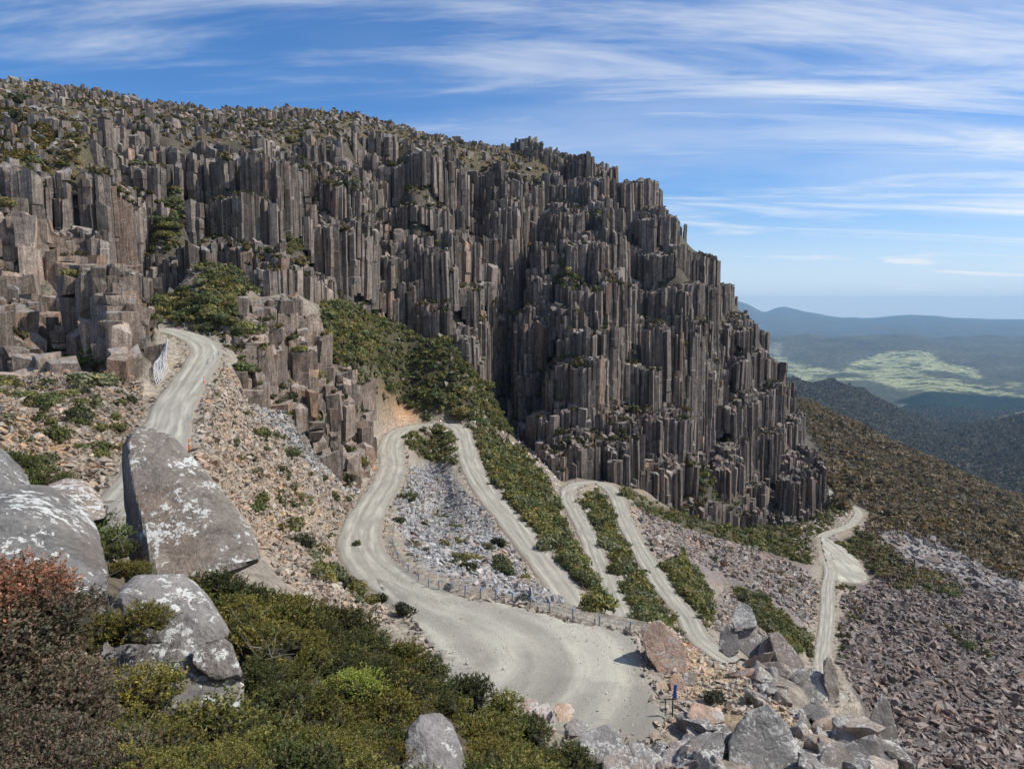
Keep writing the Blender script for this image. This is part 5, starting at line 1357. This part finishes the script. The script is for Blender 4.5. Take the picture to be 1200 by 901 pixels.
def pad_stones():
    rs = np.random.default_rng(8)
    q = np.array([[p[0], p[1]] for p in PAD]); n = 6000
    x = rs.uniform(q[:, 0].min(), q[:, 0].max(), n); y = rs.uniform(q[:, 1].min(), q[:, 1].max(), n)
    dd = polydist(x, y, PAD); w = np.exp(-np.abs(dd + .5) / 3.0) + .10 + .5 * (x > 8) * np.exp(-np.abs(dd + 2) / 6)
    k = (dd < -.1) & (rs.uniform(size=n) < w); x, y = x[k], y[k]; n = len(x)
    pts = np.column_stack([x, y, np.full(n, PADZ + .02)]); sz = .036 * np.exp(rs.normal(0, .5, n))
    V, F, Cc = merged(ROCKS[:5], pts, rotmats(n, rs, .6), sz[:, None] * np.ones((n, 3)), np.array([[.46, .43, .38]]) * rs.normal(1, .2, (n, 1)), rs)
    tag(ob('pad_gravel', mesh('pad_gravel', V, F, M['scree'], False, Cc)), 'loose pale stones scattered on the gravel pad', None, None, 'stuff')
pad_stones()

# ------------------------------------------------------------------ foreground shrubs
def sprig_shrub(seed, nsprig, nleaf, leaf, tints, stems=44, squash=.75, upright=.5, lumps=7, length=.20):
    """A heath shrub about 1 m in radius: sprigs of small narrow leaves over a lumpy crown, bare twigs inside."""
    rs = np.random.default_rng(seed)
    lc = rs.normal(0, 1, (lumps, 3)); lc /= np.linalg.norm(lc, axis=1)[:, None]; lc[:, 2] = np.abs(lc[:, 2]); lc *= rs.uniform(.3, .62, (lumps, 1)); lr = rs.uniform(.34, .52, lumps)
    d = rs.normal(0, 1, (nsprig, 3)); d /= np.linalg.norm(d, axis=1)[:, None]; d[:, 2] = np.where(d[:, 2] < -.1, -d[:, 2], d[:, 2])
    k = rs.integers(0, lumps, nsprig)
    base = lc[k] + d * (lr[k] * np.where(rs.uniform(size=nsprig) < .14, rs.uniform(1.0, 1.32, nsprig), rs.uniform(.62, 1.05, nsprig)))[:, None]
    ax = d * (1 - upright) + np.array([0, 0, upright]) + rs.normal(0, .25, (nsprig, 3)); ax /= np.linalg.norm(ax, axis=1)[:, None]
    ln = length * rs.uniform(.6, 1.3, nsprig)
    t = np.tile(np.linspace(.1, 1, nleaf), (nsprig, 1)) + rs.uniform(-.04, .04, (nsprig, nleaf))
    c = base[:, None] + ax[:, None] * (t * ln[:, None])[..., None]
    rd = rs.normal(0, 1, (nsprig, nleaf, 3)); rd -= (rd * ax[:, None]).sum(-1, keepdims=True) * ax[:, None]; rd /= np.linalg.norm(rd, axis=-1, keepdims=True)
    ld = rd * .75 + ax[:, None] * .65
    sd = np.cross(ld, rs.normal(0, 1, ld.shape)); sd /= np.linalg.norm(sd, axis=-1, keepdims=True)
    sl = leaf * rs.uniform(.7, 1.25, (nsprig, nleaf, 1))
    V = np.stack([c, c + ld * sl * .55 + sd * sl * .30, c + ld * sl * 1.15, c + ld * sl * .5 - sd * sl * .30], 2).reshape(-1, 3)
    F = np.arange(len(V)).reshape(-1, 4)
    tn = np.array(tints)
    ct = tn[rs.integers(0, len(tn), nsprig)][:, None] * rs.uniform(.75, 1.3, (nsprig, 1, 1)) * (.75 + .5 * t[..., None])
    ct = np.repeat(ct.reshape(-1, 3), 4, 0)
    V[:, 2] *= squash
    mb = MB()
    for q in rs.integers(0, nsprig, stems):
        e = base[q] * [1, 1, squash]; m = e * [.4, .4, .55] + rs.normal(0, .05, 3)
        mb.tube((rs.normal() * .06, rs.normal() * .06, -.25), m, .02, .013, 4, False); mb.tube(m, e + ax[q] * .1, .013, .005, 4, False)
    Vs = np.concatenate(mb.v); Fs = np.concatenate(mb.f4)
    # dark solid lumps inside the crown so it is not see-through
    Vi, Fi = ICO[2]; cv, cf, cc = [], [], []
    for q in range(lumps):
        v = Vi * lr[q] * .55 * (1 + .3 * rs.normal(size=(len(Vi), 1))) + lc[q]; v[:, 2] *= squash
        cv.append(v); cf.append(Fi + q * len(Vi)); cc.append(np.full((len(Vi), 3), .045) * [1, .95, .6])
    return (V, F, ct), (Vs, Fs), (np.concatenate(cv), np.concatenate(cf), np.concatenate(cc))
SHR = {}
def shrub_meshes(kind, i, tints, **kw):
    if (kind, i) not in SHR:
        (V, F, ct), (Vs, Fs), (Vi, Fi, ci) = sprig_shrub(sum(map(ord, kind)) * 10 + i, tints=tints, **kw)
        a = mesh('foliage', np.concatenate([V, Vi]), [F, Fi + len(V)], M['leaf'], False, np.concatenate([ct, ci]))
        SHR[(kind, i)] = (a, mesh('stem', Vs, Fs, M['twig']))
    return SHR[(kind, i)]
OLIVE = [(.122, .126, .035), (.148, .140, .037), (.092, .104, .030), (.168, .146, .040)]
DGREEN = [(.060, .078, .026), (.078, .088, .028), (.048, .060, .022), (.105, .100, .036)]
LIME = [(.20, .26, .05), (.24, .27, .06)]
GOLD = [(.165, .145, .036), (.195, .165, .04), (.115, .115, .034)]
RUST = [(.24, .105, .065), (.20, .10, .06), (.14, .10, .065), (.28, .14, .09)]
HEATHC = [(.13, .108, .078), (.15, .112, .08), (.105, .102, .068), (.155, .102, .075), (.10, .098, .062)]
def shrub(kind, tints, x, y, z, r, label, group=None, i=0, rs=random, sz=1.0, **kw):
    fm, sm = shrub_meshes(kind, i, tints, **kw)
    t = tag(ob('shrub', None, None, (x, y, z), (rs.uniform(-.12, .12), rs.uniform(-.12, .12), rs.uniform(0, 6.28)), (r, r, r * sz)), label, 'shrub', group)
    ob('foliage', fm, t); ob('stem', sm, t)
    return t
def shrub_at(kind, tints, px, py, Y, rpx, label, group=None, i=0, sz=1.0, **kw):
    x, y, z = P(px, py, Y); r = rpx * Y / FPX
    return shrub(kind, tints, x, y, z - r * .35, r, label, group, i, random, sz, **kw)
KD = dict(nsprig=520, nleaf=12, leaf=.052, length=.17)
rs_ = np.random.default_rng(404)
# the dense band of heath that runs down to the bottom right
band = [(205,668),(255,660),(330,690),(385,705),(450,748),(500,778),(560,808),(630,850),(690,893),(720,935),(130,935),(170,885),(290,850),(300,800),(290,760),(262,715)]
got = []
for _ in range(4000):
    px, py = rs_.uniform(120, 720), rs_.uniform(655, 930)
    if not inpoly(np.array([px]), np.array([py]), band)[0]: continue
    if inpoly(np.array([px]), np.array([py]), [(455,825),(555,825),(560,925),(455,925)])[0]: continue
    a, e = pe(px, py + 12); ys = np.linspace(3.6, 13.5, 260); hh = H(a * ys, ys) / ys
    k = np.flatnonzero(hh >= e - .02)
    if not len(k): continue
    y = float(ys[k[0]]); x = a * y
    r = float(rs_.uniform(.30, .55)) * (1.0 if y > 6 else .8)
    if any((x - g[0]) ** 2 + (y - g[1]) ** 2 < (.62 * (r + g[2]) * .72) ** 2 for g in got): continue
    got.append((x, y, r, px, py))
for j, (x, y, r, px, py) in enumerate(got):
    z = float(H(np.array([x]), np.array([y]))[0])
    low = py > 790 + (px - 250) * .12
    kind = rs_.choice(['olive', 'dgreen', 'gold'], p=[.62, .13, .25] if low else [.30, .65, .05])
    tn = dict(olive=OLIVE, dgreen=DGREEN, gold=GOLD)[kind]
    lab = dict(olive='olive heath shrub in the dense mass across the bottom of the view', dgreen='dark green heath shrub in the dense mass across the bottom of the view',
               gold='golden olive heath shrub in the dense mass across the bottom of the view')[kind]
    shrub(kind, tn, x, y, z - .02, r, lab, 'heath shrubs on the near slope', int(rs_.integers(3)), random, float(rs_.uniform(.85, 1.15)), **KD)
for j, (px, py) in enumerate([(212,700),(250,694),(292,704),(335,718),(380,736),(425,757),(465,778),(505,797),(545,818),(585,842),(625,868),(662,893),(270,720),(355,740),(445,785)]):
    a, e = pe(px, py); ys = np.linspace(4.5, 12.5, 200); hh = H(a * ys, ys) / ys; y = float(ys[hh.argmax()])
    kind, tn = ('dgreen', DGREEN) if j % 3 else ('olive', OLIVE)
    shrub(kind, tn, a * y, y, min(e * y - .12, float(hh.max() * y) + .45), 46 * y / FPX, ('dark green' if j % 3 else 'olive') + ' heath shrub along the upper edge of the near slope', 'heath shrubs along the near slope edge', j % 3, random, 1.1, **KD)
print('shrubs', len(got))
KF = dict(nsprig=650, nleaf=12, leaf=.05, length=.2)
shrub_at('lime', LIME, 412, 800, 6.4, 42, 'bright lime green shrub amid the olive heath', i=0, **KF)
shrub_at('gold', GOLD, 158, 722, 4.75, 46, 'yellow tipped shrub sprawling over the front of the lichened rock stack', i=4, upright=.3, **{**KF, 'nsprig': 480})
shrub_at('olive', OLIVE, 110, 735, 4.7, 50, 'green and gold shrub wedged between the grey boulder and the rock stack', i=4, **KF)
shrub_at('gold', GOLD, 150, 665, 6.8, 30, 'small yellowish shrub at the foot of the big slab boulder', i=5, **KF)
for (px, py, Y, r, lb) in [(118,628,8.2,44,'fresh green shrub in the hollow left of the big slab boulder'), (75,640,9.6,22,'low green shrub under the small flat topped boulder'),
                           (30,560,16,46,'dark green shrub at the left edge above the boulders'), (95,610,12,40,'dark green shrub behind the small flat topped boulder'), (12,535,20,34,'dark shrub farthest up the left edge below the rubble slope'),
                           (60,590,13,34,'green shrub between the left boulders and the rubble slope'), (135,640,9,26,'bushy green shrub touching the dark side of the big slab boulder')]:
    shrub_at('dgreen', [(.085, .11, .03), (.11, .125, .035), (.06, .08, .025)] if Y < 10 else DGREEN, px, py, Y, r, lb, i=int(Y * 3) % 3 + 6, **KF)
for (px, py, Y, r, lb) in [(170,900,4.0,60,'golden shrub at the bottom edge below the lichened rock stack'), (222,900,4.1,56,'olive gold shrub at the bottom edge right of the golden shrub'), (255,905,4.3,50,'dull golden shrub at the bottom edge below the olive gold shrub'), (140,860,4.3,30,'thin golden shrub in front of the dark narrow block')]:
    shrub_at('gold', GOLD, px, py, Y, r, lb, i=3, **KF)
# the rust coloured heath in the bottom left corner: low mounds with upright fine tips
KR = dict(nsprig=1900, nleaf=9, leaf=.050, length=.15, upright=.6, lumps=10, squash=.8)
rs_ = np.random.default_rng(55)
for j, py in enumerate((628, 655, 690, 730, 770, 810, 850, 890, 925)):
    Y = 3.55 - .125 * j
    for q in range(4):
        px = -40 + q * 44 + rs_.uniform(-10, 10) + (j % 2) * 16
        if px > 18 + (py - 600) * .25: continue
        red = py + px * .55 < 660 + rs_.uniform(-20, 20)
        green = py > 800 and px > 60
        kd, tn = ('rust', RUST) if red else (('heathgreen', [(.12, .12, .06), (.15, .13, .07), (.10, .10, .05)]) if green else ('heath', HEATHC))
        lb = ('rust red heath covering the top of the left corner' if red else ('greenish heath along the right side of the left corner mass' if green else 'grey brown heath filling the left corner of the view'))
        shrub_at(kd, tn, px, py + 62, Y + rs_.uniform(-.08, .08), rs_.uniform(92, 112), lb, 'heath mounds of the left corner', int(rs_.integers(2)), .85, **KR)
def shrub_ground(kind, tints, px, py, rpx, label, group=None, i=0, **kw):
    a, e = pe(px, py); ys = np.linspace(2.2, 14, 500); hh = H(a * ys, ys) / ys
    k = np.flatnonzero(hh >= e); y = float(ys[k[0]]) if len(k) else 4.
    return shrub(kind, tints, a * y, y, float(H(np.array([a * y]), np.array([y]))[0]) - .02, rpx * y / FPX, label, group, i, random, 1.0, **kw)
for j, (px, py) in enumerate([(138,872),(162,866),(182,886),(205,912),(238,920),(190,925),(140,895),(165,915),(262,900),(128,915),(275,912),(110,930),(300,900)]):
    shrub_ground('gold' if j % 3 else 'olive', GOLD if j % 3 else OLIVE, px, py, 44 + 5 * (j % 4), 'golden heath shrub below the lichened rock stack at the bottom edge' if j % 3 else 'olive heath shrub below the lichened rock stack at the bottom edge', 'shrubs below the rock stack', j % 3, **KF)
for j, (px, py) in enumerate([(15, 902), (60, 906), (100, 918), (-15, 890), (40, 930), (85, 935), (5, 935)]):
    shrub_ground('heath', HEATHC, px, py, 80, 'grey brown heath filling the left corner of the view', 'heath mounds of the left corner', j % 2, **KR)
def dead_twigs():
    rs = np.random.default_rng(12); mb = MB()
    for (px, py, Y, L_, n) in [(140,815,4.55,.16,26), (105,745,4.7,.14,16), (128,640,8.0,.25,7), (300,770,6,.2,14), (118,700,5.0,.12,12)]:
        c = np.array(P(px, py, Y))
        for _ in range(n):
            a = c + rs.normal(0, L_ * .7, 3); d = rs.normal(0, 1, 3); d[2] = abs(d[2]) + .3; d *= L_ / np.linalg.norm(d)
            m = a + d * .6 + rs.normal(0, .02, 3); mb.tube(a, m, .005, .004, 4, False); mb.tube(m, m + d * .6 + rs.normal(0, .04, 3), .004, .002, 4, False)
    tag(mb.build('dead_twigs', M['twig']), 'bare grey twigs tangled between the near shrubs and rocks', None, None, 'stuff')
dead_twigs()

# ------------------------------------------------------------------ fences, marker, delineators, net, kerb
def fence(name, label, posts, h, cap=None, rails=3, net=False):
    """posts: foot points in the world."""
    t = tag(ob(name, None, None, posts[0]), label, 'fence')
    o = np.array(posts[0])
    rs = np.random.default_rng(len(posts))
    tops = []
    for q in posts:
        q = np.array(q) - o; l = rs.normal(0, .03, 2)
        mb = MB(); mb.tube((0, 0, -.3), (l[0], l[1], h), .075, .07, 8)
        p = mb.build('post', M['post'], t); p.location = q
        if cap:
            mc = MB(); mc.tube((l[0], l[1], h - .25), (l[0], l[1], h + .02), .082, .078, 8); mc.build('post_cap', M[cap], p)
        tops.append(q + [l[0], l[1], 0])
    for k in range(rails):
        mb = MB(); z = h * (.25 + .68 * k / max(1, rails - 1))
        for a, b in zip(tops[:-1], tops[1:]):
            m = (a + b) / 2; mb.tube(a + [0, 0, z], m + [0, 0, z - .03], .012, None, 4, False); mb.tube(m + [0, 0, z - .03], b + [0, 0, z], .012, None, 4, False)
        mb.build('wire', M['wire'], t)
    if net:
        mb = MB()
        for a, b in zip(tops[:-1], tops[1:]):
            L = np.linalg.norm(b - a); n = max(2, int(L / .22))
            for i in range(n):
                c = a + (b - a) * i / n; d = a + (b - a) * min(i + 3, n) / n
                mb.tube(c + [0, 0, .1], d + [0, 0, h * .9], .006, None, 3, False); mb.tube(c + [0, 0, h * .9], d + [0, 0, .1], .006, None, 3, False)
        tag(mb.build('netting', M['wire'], t), kind='stuff')
    return t
def foot(px, py):
    a, e = pe(px, py); ys = np.exp(np.linspace(math.log(25), math.log(300), 1500)); hh = H(a * ys, ys) / ys
    k = np.flatnonzero(hh >= e); y = float(ys[k[0]]) if len(k) else 60.
    return (a * y, y, float(H(np.array([a * y]), np.array([y]))[0]))
fence('post_and_wire_fence', 'wire mesh fence on blue topped grey posts along the outer edge of the gravel bend',
      [foot(*q) for q in [(462,618),(460,640),(467,657),(479,672),(491,684),(503,690),(515,692),(529,695),(545,698),(563,701),(581,704),(601,707),(622,712),(645,718),(672,726),(703,735),(738,742)]], 1.0, 'postcap', 3, True)
fence('roadside_fence', 'row of low posts and wire round the outside of the top bend', [foot(*q) for q in [(186,378),(196,380),(206,382),(216,384),(226,387),(236,391),(246,396),(256,401),(263,406)]], .8, None, 2)
fence('short_post_row', 'three dark short posts at the outside of the bend below the top bend', [foot(*q) for q in [(256,418),(250,422),(244,428)]], .75, None, 1)

def marker():
    x, y, z = on_plane(788, 838)
    t = tag(ob('marker_post', None, None, (x, y, z)), 'black steel frame marker with a bright blue panel at the right pad corner', 'marker post')
    mb = MB(); mb.box((0, 0, .55), (.07, .07, 1.3)); mb.build('post', M['black'], t)
    mb = MB(); mb.box((-.46, .05, .5), (.05, .05, 1.1)); mb.build('side_post', M['black'], t)
    mb = MB(); mb.box((-.18, .03, 1.08), (.85, .05, .05)); mb.build('crossbar', M['black'], t)
    mb = MB(); mb.box((.03, -.005, 1.63), (.19, .05, .92)); q = mb.build('panel', M['blue'], t); q.rotation_euler = (0, R(3), 0)
    mb = MB(); mb.box((.03, -.04, 1.63), (.05, .012, .85)); mb.build('panel_rib', M['blue'], q)
marker()
def delineator(px, py, label, h):
    x, y, z = foot(px, py)
    t = tag(ob('delineator', None, None, (x, y, z)), label, 'road marker', None)
    mb = MB(); mb.tube((0, 0, .05), (.02, .03, h), .085, .06, 10); b = mb.build('post', M['orange'], t, False)
    mb = MB(); mb.tube((.012, .018, h * .62), (.014, .02, h * .74), .083, .078, 10, True); mb.build('band', M['white'], t)
    mb = MB(); mb.tube((0, 0, -.02), (0, 0, .08), .24, .16, 10); mb.build('foot', M['black'], t)
delineator(239, 452, 'orange road marker at the outer edge of the upper road, the farther one', 1.1)
delineator(222, 530, 'orange road marker just above the big slab boulder, the nearer one', 1.1)
def rock_net():
    tl, tr, br, bl = (np.array(P(*q)) for q in [(183,425,88.5),(198,398,91.5),(199,434,88.5),(186,452,85.5)])
    t = tag(ob('rockfall_net', None, None, bl), 'pale rockfall netting draped on the orange outcrop beside the upper road', 'netting')
    n, m = 9, 8
    def g(i, j):
        u, v = i / (n - 1), j / (m - 1)
        p = (tl * (1 - u) + tr * u) * (1 - v) + (bl * (1 - u) + br * u) * v
        return p + np.array([0, -.35 - .5 * math.sin(v * 3.1), -.5 * math.sin(u * math.pi) * (1 - v)]) - bl
    mb = MB()
    for i in range(n):
        for j in range(m - 1): mb.tube(g(i, j), g(i, j + 1), .05 if i % 2 == 0 else .03, None, 5, False)
    mb.build('upright_cord', M['net'], t)
    mb = MB()
    for j in range(m):
        for i in range(n - 1): mb.tube(g(i, j), g(i + 1, j), .03 if j else .09, None, 5, False)
    mb.build('cross_cord', M['net'], t)
rock_net()
def kerb():
    pts = [foot(*q) for q in [(657,607),(656,596),(657,586),(661,577),(666,570),(671,566)]]
    t = tag(ob('stone_kerb', None, None, pts[0]), 'low pale stone kerb round the outside of the third hairpin', 'kerb')
    rs = np.random.default_rng(2); S = spline(pts, .55)
    pr = rock_protos(4, 77, (1, .9, .9), 14)
    ms = [mesh('stone', v, f, M['kerb'], False, None) for v, f in pr]
    for q in S[::1]:
        ob('stone', ms[int(rs.integers(4))], t, q - np.array(pts[0]) + [0, 0, .15], (0, 0, rs.uniform(0, 6)), (.38, .38, .32))
kerb()

# ------------------------------------------------------------------ air: one even haze round everything
def haze():
    x0, x1, y0, y1, zb, zt = -28500, 32000, -1500, 24300, -2600, 370
    mb = MB(); mb.box(((x0 + x1) / 2, (y0 + y1) / 2, (zb + zt) / 2), (x1 - x0, y1 - y0, zt - zb))
    m = bpy.data.materials.new('air'); m.use_nodes = True; nt = m.node_tree; nt.nodes.clear()
    o = nn(nt, 'ShaderNodeOutputMaterial'); v = nn(nt, 'ShaderNodeVolumePrincipled')
    v.inputs['Color'].default_value = (.40, .68, 1.0, 1); v.inputs['Density'].default_value = 4.2e-5
    v.inputs['Anisotropy'].default_value = .1
    nt.links.new(v.outputs[0], o.inputs['Volume'])
    h = mb.build('haze', m); tag(h, 'thin blue haze in the air over the valley', None, None, 'stuff')
haze()
